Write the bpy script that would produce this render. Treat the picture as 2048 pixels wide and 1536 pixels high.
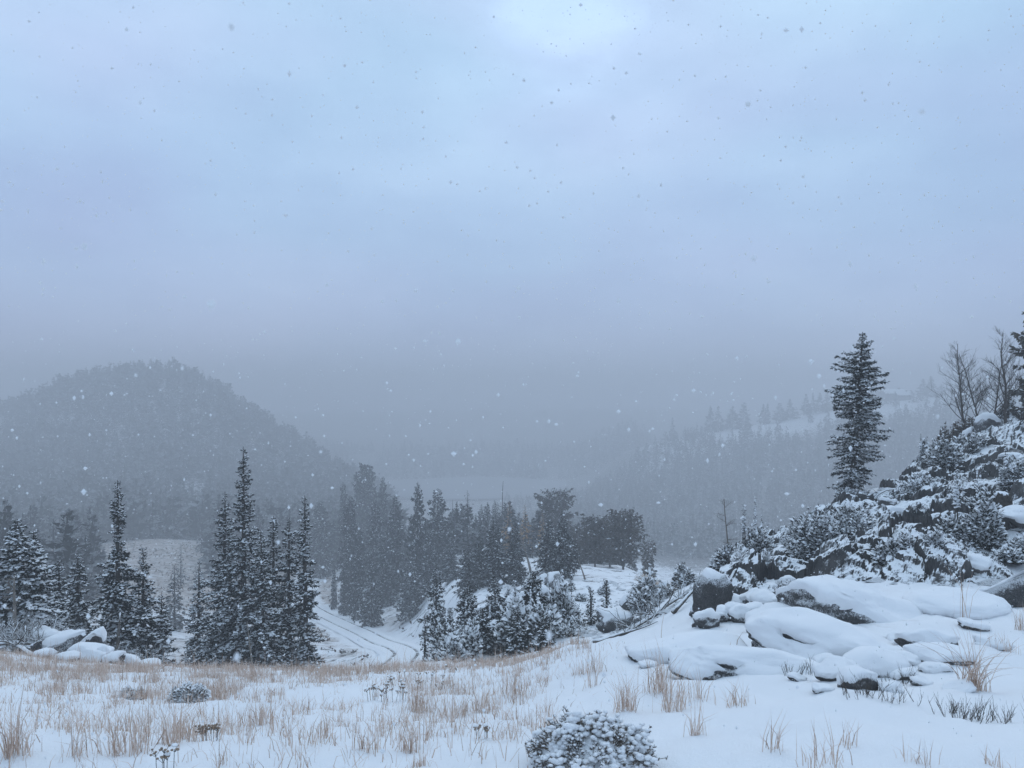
import bpy, math, random
import numpy as np

# ------------------------------------------------------------------ clear
for o in list(bpy.data.objects): bpy.data.objects.remove(o)
SC = bpy.context.scene
COL = SC.collection
EYE, F, HY = 1.6, 1518.0, 800.0          # eye height, focal length and horizon row of the 2048 x 1536 photograph

# ------------------------------------------------------------------ camera
cam = bpy.data.cameras.new('camera')
cam.sensor_width = 36.0
cam.lens = 36.0 * F / 2048.0
cam.shift_y = (HY - 768.0) / 2048.0
cam.clip_start = 0.05
cam.clip_end = 6000.0
cam.dof.use_dof = True
cam.dof.focus_distance = 14.0
cam.dof.aperture_fstop = 7.0
camo = bpy.data.objects.new('camera', cam)
camo.location = (0, 0, EYE)
camo.rotation_euler = (math.radians(90), 0, 0)
COL.objects.link(camo)
SC.camera = camo

# ------------------------------------------------------------------ overcast sky
SUN_EL, SUN_AZ = math.radians(42), math.radians(6)      # azimuth measured from +Y towards +X
W = bpy.data.worlds.new('World'); SC.world = W; W.use_nodes = True
nt = W.node_tree; nt.nodes.clear()
def N(t, typ, **kw):
    n = t.nodes.new(typ)
    for k, v in kw.items(): setattr(n, k, v)
    return n
def mixc(t, fac, a, b, blend='MIX'):
    n = t.nodes.new('ShaderNodeMix'); n.data_type = 'RGBA'; n.blend_type = blend
    for s, v in ((n.inputs[0], fac), (n.inputs[6], a), (n.inputs[7], b)):
        if hasattr(v, 'links'): t.links.new(v, s)
        else: s.default_value = v if not isinstance(v, tuple) else (*v, 1)[:4]
    return n.outputs[2]
def mth(t, op, a, b=None, c=None, clamp=False):
    n = t.nodes.new('ShaderNodeMath'); n.operation = op; n.use_clamp = clamp
    for s, v in zip(n.inputs, (a, b, c)):
        if v is None: continue
        if hasattr(v, 'links'): t.links.new(v, s)
        else: s.default_value = v
    return n.outputs[0]
def ramp(t, fac, stops):
    n = t.nodes.new('ShaderNodeValToRGB'); t.links.new(fac, n.inputs[0])
    el = n.color_ramp.elements
    while len(el) < len(stops): el.new(0.5)
    for e, (p, c) in zip(el, stops):
        e.position = p; e.color = (*c, 1) if isinstance(c, tuple) else (c, c, c, 1)
    return n.outputs[0]
sky = N(nt, 'ShaderNodeTexSky', sky_type='NISHITA', sun_disc=False, sun_elevation=SUN_EL, sun_rotation=SUN_AZ)
tc = N(nt, 'ShaderNodeTexCoord')
sep = N(nt, 'ShaderNodeSeparateXYZ'); nt.links.new(tc.outputs['Generated'], sep.inputs[0])
el = mth(nt, 'MAXIMUM', sep.outputs[2], 0.0)
grad = ramp(nt, el, [(0.0, (4.6, 5.7, 8.8)), (0.25, (4.8, 6.2, 9.2)), (0.5, (5.2, 7.0, 9.6)), (1.0, (6.7, 8.9, 11.6))])
mp = N(nt, 'ShaderNodeMapping'); nt.links.new(tc.outputs['Generated'], mp.inputs[0]); mp.inputs['Scale'].default_value = (1, 1, 2.2)
n1 = N(nt, 'ShaderNodeTexNoise'); nt.links.new(mp.outputs[0], n1.inputs[0])
n1.inputs['Scale'].default_value = 2.6; n1.inputs['Detail'].default_value = 5; n1.inputs['Roughness'].default_value = 0.45
cl = ramp(nt, n1.outputs[0], [(0.3, (0.84, 0.86, 0.90)), (0.5, (1.0, 1.0, 1.0)), (0.7, (1.2, 1.15, 1.10))])
n2 = N(nt, 'ShaderNodeTexNoise'); nt.links.new(mp.outputs[0], n2.inputs[0]); n2.inputs['Scale'].default_value = 1.7; n2.inputs['Detail'].default_value = 2
hue = ramp(nt, n2.outputs[0], [(0.34, (1.045, 0.975, 1.03)), (0.66, (0.90, 1.025, 1.01))])
dot = N(nt, 'ShaderNodeVectorMath', operation='DOT_PRODUCT'); nt.links.new(tc.outputs['Generated'], dot.inputs[0])
v = np.array([0.07, 1.0, 0.54]); dot.inputs[1].default_value = tuple(v / np.linalg.norm(v))
n3 = N(nt, 'ShaderNodeTexNoise'); nt.links.new(mp.outputs[0], n3.inputs[0]); n3.inputs['Scale'].default_value = 7.0; n3.inputs['Detail'].default_value = 6; n3.inputs['Roughness'].default_value = 0.5
fine = ramp(nt, n3.outputs[0], [(0.35, (0.955, 0.96, 0.97)), (0.65, (1.045, 1.04, 1.03))])
warp = mth(nt, 'MULTIPLY_ADD', n3.outputs[0], 0.014, dot.outputs['Value'])
thin = ramp(nt, mth(nt, 'SUBTRACT', warp, 0.006), [(0.980, 1.0), (0.9955, 1.04), (0.9995, 1.24)])   # cloud thinnest where the sun stands behind it
c = mixc(nt, 1.0, grad, cl, 'MULTIPLY'); c = mixc(nt, 1.0, c, hue, 'MULTIPLY'); c = mixc(nt, 1.0, c, fine, 'MULTIPLY'); c = mixc(nt, 1.0, c, thin, 'MULTIPLY')
c = mixc(nt, 0.92, sky.outputs[0], c)
bg = N(nt, 'ShaderNodeBackground'); nt.links.new(c, bg.inputs[0]); bg.inputs[1].default_value = 0.105
wo = N(nt, 'ShaderNodeOutputWorld'); nt.links.new(bg.outputs[0], wo.inputs[0])
sl = bpy.data.lights.new('sun', 'SUN'); sl.energy = 0.62; sl.angle = math.radians(50); sl.color = (1.0, 0.97, 0.93)
so = bpy.data.objects.new('sun', sl); COL.objects.link(so)
so.rotation_euler = (math.radians(90) - SUN_EL, 0, math.pi - SUN_AZ)
so.location = (0, 0, 200)

# ------------------------------------------------------------------ exposure and renderer
SC.view_settings.view_transform = 'Standard'; SC.view_settings.look = 'None'
SC.view_settings.exposure = 0.0; SC.view_settings.gamma = 1.0; SC.view_settings.use_curve_mapping = False
SC.render.engine = 'CYCLES'
SC.cycles.use_denoising = True
SC.cycles.max_bounces = 6; SC.cycles.diffuse_bounces = 3; SC.cycles.glossy_bounces = 2; SC.cycles.volume_bounces = 2
SC.cycles.transparent_max_bounces = 4

# ------------------------------------------------------------------ helpers
rng = np.random.default_rng(7)
def unit(a): return a / np.maximum(np.linalg.norm(a, axis=-1, keepdims=True), 1e-9)
_perm = np.random.default_rng(3).permutation(256)
_perm = np.concatenate([_perm, _perm, _perm])
_gr = unit(np.random.default_rng(4).normal(size=(256, 3)))
def noise(P, s=1.0, off=0.0):
    P = np.asarray(P, float) * s + off
    i = np.floor(P).astype(int); f = P - i; i &= 255
    u = f * f * f * (f * (f * 6 - 15) + 10)
    out = 0
    for dx in (0, 1):
        for dy in (0, 1):
            for dz in (0, 1):
                h = _perm[_perm[_perm[(i[..., 0] + dx) & 255] + ((i[..., 1] + dy) & 255)] + ((i[..., 2] + dz) & 255)]
                g = (_gr[h] * (f - np.array([dx, dy, dz]))).sum(-1)
                w = (u[..., 0] if dx else 1 - u[..., 0]) * (u[..., 1] if dy else 1 - u[..., 1]) * (u[..., 2] if dz else 1 - u[..., 2])
                out = out + w * g
    return out * 1.6
def fbm(P, s=1.0, oct=4, rough=0.5, off=0.0):
    out, a = 0, 1.0
    for k in range(oct):
        out = out + a * noise(P, s, off + 17.3 * k); a *= rough; s *= 2.03
    return out
def sstep(a, b, x):
    t = np.clip((x - a) / (b - a), 0, 1); return t * t * (3 - 2 * t)

def mesh(name, V, faces, mats=(), midx=None, smooth=False, attr=None):
    """faces: list of int arrays (n,k)"""
    V = np.asarray(V, np.float32); faces = [np.asarray(f, np.int32) for f in faces if len(f)]
    me = bpy.data.meshes.new(name)
    nl = sum(f.size for f in faces); nf = sum(len(f) for f in faces)
    me.vertices.add(len(V)); me.vertices.foreach_set('co', V.ravel())
    me.loops.add(nl); me.loops.foreach_set('vertex_index', np.concatenate([f.ravel() for f in faces]))
    tot = np.concatenate([np.full(len(f), f.shape[1], np.int32) for f in faces])
    st = np.concatenate([[0], np.cumsum(tot)[:-1]]).astype(np.int32)
    me.polygons.add(nf); me.polygons.foreach_set('loop_start', st); me.polygons.foreach_set('loop_total', tot)
    if midx is not None: me.polygons.foreach_set('material_index', np.asarray(midx, np.int32))
    me.polygons.foreach_set('use_smooth', np.full(nf, smooth))
    for m in mats: me.materials.append(m)
    if attr:
        for k, a in attr.items():
            at = me.attributes.new(k, 'FLOAT', 'POINT'); at.data.foreach_set('value', np.asarray(a, np.float32))
    me.update(calc_edges=True); me.validate()
    return me
def link(name, data, parent=None, loc=None, rz=0.0):
    o = bpy.data.objects.new(name, data); COL.objects.link(o)
    if parent is not None: o.parent = parent
    if loc is not None: o.location = loc
    o.rotation_euler.z = rz
    return o
def tag(o, label=None, cat=None, group=None, kind=None):
    if label: o['label'] = label
    if cat: o['category'] = cat
    if group: o['group'] = group
    if kind: o['kind'] = kind
    return o
def copy_tree(o, parent=None):
    c = o.copy(); COL.objects.link(c); c.parent = parent
    for ch in list(o.children): copy_tree(ch, c)
    return c
class MB:
    def __init__(s): s.v = []; s.f = {3: [], 4: []}; s.n = 0; s.a = []
    def add(s, V, Fs, a=None):
        V = np.asarray(V, float); s.v.append(V)
        for f in (Fs if isinstance(Fs, list) else [Fs]):
            f = np.asarray(f); s.f[f.shape[1]].append(f + s.n)
        s.a.append(np.zeros(len(V)) if a is None else np.broadcast_to(a, (len(V),)))
        s.n += len(V)
    def mesh(s, name, mats, smooth=False, attr=None):
        fs = [np.concatenate(s.f[k]) for k in (3, 4) if s.f[k]]
        return mesh(name, np.concatenate(s.v), fs, mats, None, smooth, {attr: np.concatenate(s.a)} if attr else None)
def kites(mb, P, D, L, Wd, Nn, mid=0.45, a=None):
    S = unit(np.cross(D, Nn)); n = len(P); L = np.asarray(L)[:, None]; Wd = np.asarray(Wd)[:, None]
    V = np.stack([P, P + D * L * mid + S * Wd * .5, P + D * L, P + D * L * mid - S * Wd * .5], 1).reshape(-1, 3)
    mb.add(V, np.arange(4 * n).reshape(n, 4), None if a is None else np.repeat(a, 4))
def sprays(mb, P, D, L, Wd, Nn):
    S = unit(np.cross(D, Nn)); n = len(P); L = np.asarray(L)[:, None]; Wd = np.asarray(Wd)[:, None]
    mb.add(np.stack([P + S * Wd * .5, P + D * L, P - S * Wd * .5 + D * L * .2], 1).reshape(-1, 3), np.arange(3 * n).reshape(n, 3))
def pads(mb, P, D, L, Wd, H):
    """small pillow of snow lying on a twig: six-cornered flat dome with an underside"""
    n = len(P); up = np.array([0, 0, 1.0]); Dh = unit(D * np.array([1, 1, .75])); S = unit(np.cross(Dh, up))
    L = np.asarray(L)[:, None]; Wd = np.asarray(Wd)[:, None]; H = np.asarray(H)[:, None]
    c = [P - Dh * L * .5, P - Dh * L * .2 + S * Wd * .5, P + Dh * L * .3 + S * Wd * .42, P + Dh * L * .5, P + Dh * L * .15 - S * Wd * .5, P - Dh * L * .3 - S * Wd * .42, P + up * H]
    V = np.stack(c, 1).reshape(-1, 3); j = np.arange(6)
    t3 = np.stack([(j + 1) % 6, j, np.full(6, 6)], 1)
    mb.add(V, (t3[None] + (np.arange(n) * 7)[:, None, None]).reshape(-1, 3))
_t = (1 + 5 ** .5) / 2
def icosphere(sub):
    V = [(-1, _t, 0), (1, _t, 0), (-1, -_t, 0), (1, -_t, 0), (0, -1, _t), (0, 1, _t), (0, -1, -_t), (0, 1, -_t), (_t, 0, -1), (_t, 0, 1), (-_t, 0, -1), (-_t, 0, 1)]
    Fc = [(0, 11, 5), (0, 5, 1), (0, 1, 7), (0, 7, 10), (0, 10, 11), (1, 5, 9), (5, 11, 4), (11, 10, 2), (10, 7, 6), (7, 1, 8), (3, 9, 4), (3, 4, 2), (3, 2, 6), (3, 6, 8), (3, 8, 9), (4, 9, 5), (2, 4, 11), (6, 2, 10), (8, 6, 7), (9, 8, 1)]
    V = [np.array(v) / np.linalg.norm(v) for v in V]
    for _ in range(sub):
        cache = {}; nf = []
        def midp(a, b):
            k = (min(a, b), max(a, b))
            if k not in cache:
                m = V[a] + V[b]; V.append(m / np.linalg.norm(m)); cache[k] = len(V) - 1
            return cache[k]
        for a, b, c_ in Fc:
            x, y, z = midp(a, b), midp(b, c_), midp(c_, a)
            nf += [(a, x, z), (b, y, x), (c_, z, y), (x, y, z)]
        Fc = nf
    return np.array(V), np.array(Fc)
ICO = {k: icosphere(k) for k in range(5)}
ICO['o'] = (np.array([(1., 0, 0), (-1, 0, 0), (0, 1, 0), (0, -1, 0), (0, 0, 1), (0, 0, -1)]), np.array([(0, 2, 4), (2, 1, 4), (1, 3, 4), (3, 0, 4), (2, 0, 5), (1, 2, 5), (3, 1, 5), (0, 3, 5)]))
def blobs(mb, P, R, sub=0, jit=.2, g=rng):
    """rounded lumps; R (n,3)"""
    V0, F0 = ICO[sub]; n = len(P); m = len(V0)
    V = V0[None] * (1 + g.uniform(-jit, jit, (n, m, 1))) * R[:, None, :] + P[:, None, :]
    mb.add(V.reshape(-1, 3), (F0[None] + (np.arange(n) * m)[:, None, None]).reshape(-1, 3))
def tubes(mb, A, B, ra, rb, k=4):
    """separate tapered segments from A to B"""
    A = np.asarray(A, float); B = np.asarray(B, float); n = len(A); D = unit(B - A)
    ref = np.where(np.abs(D[:, 2:3]) > .9, np.array([[1., 0, 0]]), np.array([[0, 0, 1.]]))
    X = unit(np.cross(D, ref)); Y = np.cross(D, X)
    an = np.arange(k) * 2 * np.pi / k; cs = np.cos(an)[None, :, None]; sn = np.sin(an)[None, :, None]
    off = X[:, None] * cs + Y[:, None] * sn
    V = np.concatenate([A[:, None] + off * np.asarray(ra)[:, None, None], B[:, None] + off * np.asarray(rb)[:, None, None]], 1).reshape(-1, 3)
    j = np.arange(k); q = np.stack([j, (j + 1) % k, (j + 1) % k + k, j + k], 1)
    mb.add(V, (q[None] + (np.arange(n) * 2 * k)[:, None, None]).reshape(-1, 4))
def polytube(mb, P, R, k=7):
    """one continuous tapered tube through points P with radii R"""
    P = np.asarray(P, float); R = np.asarray(R, float); n = len(P)
    T = unit(np.gradient(P, axis=0)); ref = np.array([1., 0, 0]) if abs(T[0, 2]) > .8 else np.array([0, 0, 1.])
    X = unit(np.cross(T, ref)); Y = np.cross(T, X)
    an = np.arange(k) * 2 * np.pi / k
    V = (P[:, None] + (X[:, None] * np.cos(an)[None, :, None] + Y[:, None] * np.sin(an)[None, :, None]) * R[:, None, None]).reshape(-1, 3)
    i = np.arange(n - 1)[:, None]; j = np.arange(k)[None]
    q = np.stack([i * k + j, i * k + (j + 1) % k, (i + 1) * k + (j + 1) % k, (i + 1) * k + j], -1).reshape(-1, 4)
    V = np.concatenate([V, P[:1], P[-1:]]); jj = np.arange(k)
    t = np.concatenate([np.stack([np.full(k, n * k), (jj + 1) % k, jj], 1), np.stack([np.full(k, n * k + 1), (n - 1) * k + jj, (n - 1) * k + (jj + 1) % k], 1)])
    mb.add(V, [q, t])

# ------------------------------------------------------------------ materials
def material(name, rough=0.9, spec=0.2):
    m = bpy.data.materials.new(name); m.use_nodes = True; t = m.node_tree
    b = t.nodes['Principled BSDF']; b.inputs['Roughness'].default_value = rough; b.inputs['Specular IOR Level'].default_value = spec
    return m, t, b
def tnoise(t, scale, detail=4, rough=.55, coord='Object', vec=None):
    if vec is None:
        tcn = t.nodes.new('ShaderNodeTexCoord'); vec = tcn.outputs[coord]
    n = t.nodes.new('ShaderNodeTexNoise'); t.links.new(vec, n.inputs[0])
    n.inputs['Scale'].default_value = scale; n.inputs['Detail'].default_value = detail; n.inputs['Roughness'].default_value = rough
    return n.outputs[0]
def bump(t, b, h, strength, dist):
    n = t.nodes.new('ShaderNodeBump'); n.inputs['Strength'].default_value = strength; n.inputs['Distance'].default_value = dist
    t.links.new(h, n.inputs['Height']); t.links.new(n.outputs[0], b.inputs['Normal'])
def nz(t):
    g = t.nodes.new('ShaderNodeNewGeometry'); s = t.nodes.new('ShaderNodeSeparateXYZ'); t.links.new(g.outputs['Normal'], s.inputs[0]); return s.outputs[2]
def attrf(t, name):
    a = t.nodes.new('ShaderNodeAttribute'); a.attribute_name = name; return a.outputs['Fac']

SNOW_C = (0.85, 0.86, 0.865)
M = {}
m, t, b = material('snow', .85, .25); M['snow'] = m
t.links.new(ramp(t, tnoise(t, 3, 3), [(.3, (.83, .84, .85)), (.7, (.87, .875, .88))]), b.inputs['Base Color'])
bump(t, b, mth(t, 'MULTIPLY_ADD', tnoise(t, 22, 4, .6), .6, tnoise(t, 140, 2)), .45, .02)

m, t, b = material('snow_ground', .85, .25); M['ground'] = m
sn = ramp(t, tnoise(t, 1.2, 3), [(.3, (.83, .84, .85)), (.7, (.87, .875, .88))])
scr = attrf(t, 'scrub'); tan = attrf(t, 'straw')
dk = ramp(t, mth(t, 'ADD', tnoise(t, .9, 7, .72), mth(t, 'MULTIPLY', scr, .34)), [(.69, 0.0), (.77, 1.0)])
ta = ramp(t, mth(t, 'ADD', tnoise(t, .35, 8, .8), mth(t, 'MULTIPLY', tan, .36)), [(.58, 0.0), (.80, 1.0)])
c = mixc(t, mth(t, 'MULTIPLY', ta, .75), sn, ramp(t, tnoise(t, 2.5, 4), [(.3, (.23, .17, .125)), (.7, (.40, .31, .25))]))
c = mixc(t, mth(t, 'MULTIPLY', dk, .9), c, ramp(t, tnoise(t, 4, 3), [(.3, (.03, .03, .026)), (.7, (.10, .085, .07))]))
t.links.new(c, b.inputs['Base Color'])
bump(t, b, mth(t, 'MULTIPLY_ADD', tnoise(t, 14, 5, .6), .7, tnoise(t, 120, 2)), .5, .025)

def foliage(name, a, b_, dust=0.0):
    m, t, b = material(name, .95, .1); M[name] = m
    c = ramp(t, tnoise(t, 9, 3), [(.3, a), (.7, b_)])
    if dust > 0:
        g = mth(t, 'ADD', nz(t), mth(t, 'MULTIPLY', mth(t, 'SUBTRACT', tnoise(t, 3.1, 4, .7), .5), 2.2))
        c = mixc(t, mth(t, 'MULTIPLY', ramp(t, g, [(.35, 0.0), (.9, 1.0)]), dust), c, SNOW_C)
    t.links.new(c, b.inputs['Base Color'])
foliage('spruce', (.012, .017, .014), (.035, .037, .028))
foliage('spruce_brown', (.03, .028, .022), (.07, .058, .042))
foliage('spruce_far', (.016, .02, .018), (.034, .036, .03), .30)
foliage('spruce_frost', (.025, .03, .028), (.05, .05, .045), .55)
foliage('pine', (.04, .035, .025), (.09, .072, .052), .14)
foliage('brush', (.055, .042, .03), (.12, .09, .065), .25)
foliage('tan_scrub', (.16, .115, .085), (.30, .22, .165), .3)
foliage('larch', (.3, .17, .07), (.5, .3, .13), .05)
foliage('juniper', (.12, .10, .08), (.24, .20, .165))

m, t, b = material('bark', .95, .1); M['bark'] = m
t.links.new(ramp(t, tnoise(t, 14, 5, .7), [(.3, (.03, .026, .022)), (.7, (.085, .072, .06))]), b.inputs['Base Color'])
bump(t, b, tnoise(t, 40, 4), .6, .02)
m, t, b = material('dead_wood', .9, .1); M['deadwood'] = m
t.links.new(ramp(t, tnoise(t, 10, 5, .7), [(.3, (.12, .105, .09)), (.7, (.27, .24, .21))]), b.inputs['Base Color'])
m, t, b = material('frosted_wood', .9, .1); M['frostwood'] = m
g = mth(t, 'ADD', nz(t), mth(t, 'MULTIPLY', mth(t, 'SUBTRACT', tnoise(t, 6, 3), .5), 1.4))
t.links.new(mixc(t, ramp(t, g, [(.1, 0.0), (.45, 1.0)]), ramp(t, tnoise(t, 10, 4), [(.3, (.05, .044, .038)), (.7, (.16, .14, .12))]), SNOW_C), b.inputs['Base Color'])
m, t, b = material('twig', .9, .1); M['twig'] = m
t.links.new(ramp(t, tnoise(t, 20, 3), [(.3, (.05, .042, .035)), (.7, (.12, .10, .085))]), b.inputs['Base Color'])
m, t, b = material('straw', .85, .15); M['straw'] = m
t.links.new(ramp(t, attrf(t, 'tint'), [(0.0, (.33, .225, .165)), (.4, (.60, .435, .335)), (.75, (.72, .57, .47)), (1.0, (.82, .75, .70))]), b.inputs['Base Color'])
m, t, b = material('seed_head', .95, .1); M['seed'] = m
t.links.new(ramp(t, tnoise(t, 60, 3), [(.3, (.17, .125, .09)), (.7, (.36, .27, .2))]), b.inputs['Base Color'])

m, t, b = material('granite', .92, .2); M['rock'] = m
base = ramp(t, tnoise(t, 2.3, 7, .68), [(.28, (.03, .03, .031)), (.5, (.075, .072, .07)), (.72, (.15, .143, .136))])
base = mixc(t, ramp(t, tnoise(t, 60, 3, .6), [(.42, 0.0), (.7, .55)]), base, (.2, .195, .19))
g = mth(t, 'ADD', nz(t), mth(t, 'MULTIPLY', mth(t, 'SUBTRACT', tnoise(t, 45, 5, .8), .5), 2.6))
g = mth(t, 'ADD', g, mth(t, 'MULTIPLY', mth(t, 'SUBTRACT', tnoise(t, 3.0, 3), .5), 1.2))
t.links.new(mixc(t, ramp(t, g, [(.22, 0.0), (.74, .95)]), base, SNOW_C), b.inputs['Base Color'])
bump(t, b, mth(t, 'MULTIPLY_ADD', tnoise(t, 5, 8, .7), 1.5, tnoise(t, 40, 4, .7)), .8, .05)
m, t, b = material('bank', .9, .2); M['bank'] = m
base = ramp(t, tnoise(t, 2.3, 7, .68), [(.28, (.025, .025, .026)), (.5, (.06, .057, .055)), (.72, (.12, .113, .105))])
g = mth(t, 'ADD', nz(t), mth(t, 'MULTIPLY', mth(t, 'SUBTRACT', tnoise(t, 9, 6, .75), .5), 1.1))
t.links.new(mixc(t, ramp(t, g, [(.62, 0.0), (.81, 1.0)]), base, SNOW_C), b.inputs['Base Color'])
bump(t, b, mth(t, 'MULTIPLY_ADD', tnoise(t, 6, 6, .7), 1.5, tnoise(t, 50, 4, .7)), .5, .03)
m, t, b = material('rut', .9, .2); M['rut'] = m
t.links.new(mixc(t, ramp(t, tnoise(t, 1.1, 6, .75), [(.47, 0.0), (.62, .9)]), ramp(t, tnoise(t, 3, 5), [(.35, (.08, .07, .06)), (.65, (.2, .185, .17))]), SNOW_C), b.inputs['Base Color'])
m, t, b = material('lake', .35, .5); M['lake'] = m
t.links.new(ramp(t, tnoise(t, .02, 3), [(.4, (.14, .16, .18)), (.6, (.20, .22, .24))]), b.inputs['Base Color'])
bump(t, b, tnoise(t, .8, 3), .15, .2)
for nm, a_, b_ in (('wall_wood', (.10, .085, .07), (.17, .145, .125)), ('pane', (.02, .025, .03), (.04, .045, .05)), ('frame_paint', (.35, .34, .33), (.45, .44, .43))):
    m, t, b = material(nm, .6, .3); M[nm] = m
    t.links.new(ramp(t, tnoise(t, 3, 3), [(.3, a_), (.7, b_)]), b.inputs['Base Color'])

# ------------------------------------------------------------------ terrain
# profiles of the ground along lines of sight: column px -> (distance, row py in the photograph)
FARC = [(260, 1070), (320, 1045), (400, 1012), (430, 1003), (500, 981), (560, 958), (620, 930), (760, 885), (1150, 815)]
RIDGE = lambda c, *x: [*x, (c[0], c[1]), (520, c[1] + 20), (760, 850), (1150, 815)]
near = lambda *x: [(1.2, 2824), (3.3, 1536), *x]
COLS = {
 -700: near((5, 1420), (7.5, 1350), (11, 1295), (14, 1270), (18, 1255), (24, 1260), (40, 1250), (60, 1210), (90, 1160), (130, 1110), (180, 1060), (250, 1000), (320, 940), (400, 850), (500, 860), (760, 840), (1150, 815)),
 0: near((5, 1440), (7.5, 1372), (11, 1320), (14, 1306), (18, 1300), (24, 1330), (40, 1300), (60, 1240), (90, 1180), (130, 1120), (180, 1070), (250, 1000), (320, 930), (400, 832), (500, 850), (760, 840), (1150, 815)),
 200: near((5, 1448), (7.5, 1382), (11, 1334), (14, 1332), (20, 1338), (28, 1345), (40, 1320), (60, 1250), (90, 1185), (115, 1148), (150, 1092), (200, 1065), (260, 1005), (320, 925), (400, 764), (500, 795), (760, 830), (1150, 815)),
 310: near((5, 1450), (7.5, 1385), (11, 1339), (14, 1346), (20, 1352), (28, 1360), (40, 1330), (60, 1260), (90, 1190), (115, 1150), (150, 1085), (200, 1060), (260, 1010), (320, 915), (400, 754), (500, 790), (760, 830), (1150, 815)),
 400: near((5, 1450), (7.5, 1387), (11, 1340), (14, 1350), (20, 1362), (28, 1370), (40, 1340), (60, 1275), (90, 1200), (115, 1155), (150, 1090), (200, 1065), (260, 1015), (320, 925), (400, 772), (500, 810), (760, 840), (1150, 815)),
 500: near((5, 1450), (7.5, 1388), (11, 1341), (15, 1362), (20, 1372), (28, 1380), (40, 1350), (60, 1290), (90, 1215), (115, 1160), (150, 1100), (200, 1070), (260, 1022), (320, 952), (400, 836), (500, 862), (760, 850), (1150, 815)),
 640: near((5, 1450), (7.5, 1390), (11, 1342), (15, 1370), (20, 1390), (28, 1400), (40, 1370), (60, 1300), (85, 1230), (115, 1172), (150, 1122), (200, 1080), (260, 1040), (320, 990), (390, 925), (450, 945), (520, 945), (760, 880), (1150, 815)),
 750: near((5, 1450), (7.5, 1390), (11, 1338), (15, 1370), (20, 1390), (28, 1390), (40, 1350), (55, 1305), (65, 1278), (80, 1228), (100, 1168), (130, 1112), (160, 1078), (200, 1066), (260, 1030), (320, 990), (370, 985), (400, 1005), (430, 1003), (500, 981), (560, 958), (620, 930), (760, 885), (1150, 815)),
 820: near((5, 1450), (7.5, 1388), (11, 1335), (15, 1360), (20, 1375), (28, 1370), (40, 1335), (50, 1310), (60, 1272), (75, 1226), (100, 1162), (130, 1108), (160, 1085), (200, 1082), *FARC),
 900: near((5, 1449), (7.5, 1385), (11, 1330), (16, 1345), (22, 1325), (30, 1290), (40, 1245), (55, 1200), (75, 1140), (100, 1100), (130, 1090), (160, 1090), (200, 1090), *FARC),
 1000: near((5, 1448), (7.5, 1380), (11, 1325), (16, 1330), (22, 1300), (30, 1250), (40, 1200), (55, 1150), (75, 1110), (100, 1085), (130, 1088), (160, 1092), (200, 1092), *FARC),
 1100: near((5, 1445), (7, 1372), (9.5, 1302), (12, 1318), (16, 1308), (22, 1265), (30, 1210), (40, 1170), (55, 1140), (75, 1120), (100, 1110), (130, 1105), (160, 1100), (200, 1095), *FARC),
 1150: near((5, 1444), (7, 1362), (9.3, 1286), (12, 1302), (16, 1292), (22, 1252), (30, 1206), (40, 1168), (55, 1140), (75, 1126), (100, 1118), (130, 1112), (160, 1105), (200, 1098), *FARC),
 1250: near((5, 1442), (7, 1345), (9, 1290), (11, 1288), (13, 1275), (17, 1262), (22, 1235), (30, 1200), (40, 1165), (55, 1142), (70, 1140), (100, 1142), (130, 1132), (160, 1120), (200, 1105), (260, 1075), (320, 1040), (400, 985), *RIDGE((470, 905))),
 1400: near((5, 1430), (7, 1340), (9, 1280), (11, 1245), (13, 1215), (16, 1170), (18, 1152), (22, 1172), (30, 1192), (40, 1202), (55, 1202), (75, 1196), (100, 1180), (130, 1160), (160, 1140), (200, 1110), (260, 1070), (320, 1010), (400, 920), *RIDGE((460, 868))),
 1550: near((5, 1420), (7, 1330), (9, 1265), (11, 1225), (13, 1180), (16, 1120), (18, 1092), (22, 1112), (30, 1162), (40, 1202), (60, 1222), (75, 1205), (100, 1185), (130, 1162), (160, 1140), (200, 1108), (260, 1062), (320, 990), (400, 892), *RIDGE((450, 842))),
 1700: near((5, 1410), (7, 1320), (9, 1250), (11, 1192), (13, 1130), (16, 1070), (20, 1014), (22, 1012), (26, 1060), (40, 1200), (60, 1230), (80, 1210), (100, 1190), (130, 1165), (160, 1140), (200, 1105), (260, 1050), (320, 960), (400, 860), *RIDGE((450, 812))),
 1850: near((5, 1410), (7, 1320), (9, 1242), (11, 1186), (13, 1115), (16, 1040), (20, 985), (24, 940), (27, 932), (32, 990), (45, 1150), (60, 1220), (80, 1210), (100, 1190), (130, 1165), (160, 1140), (200, 1105), (260, 1050), (320, 950), (400, 840), *RIDGE((450, 792))),
 2048: near((5, 1410), (7, 1320), (9, 1240), (11, 1192), (13, 1125), (15, 1045), (18, 965), (22, 893), (26, 842), (30, 826), (36, 850), (50, 1000), (70, 1150), (100, 1180), (130, 1165), (160, 1140), (200, 1105), (260, 1050), (320, 950), (400, 840), *RIDGE((450, 786))),
 2800: near((5, 1380), (7, 1270), (9, 1180), (11, 1120), (13, 1050), (15, 980), (18, 910), (22, 840), (26, 800), (30, 770), (36, 780), (50, 900), (70, 1050), (100, 1120), (160, 1110), (200, 1100), (260, 1050), (320, 950), (400, 840), *RIDGE((450, 790))),
}
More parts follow.
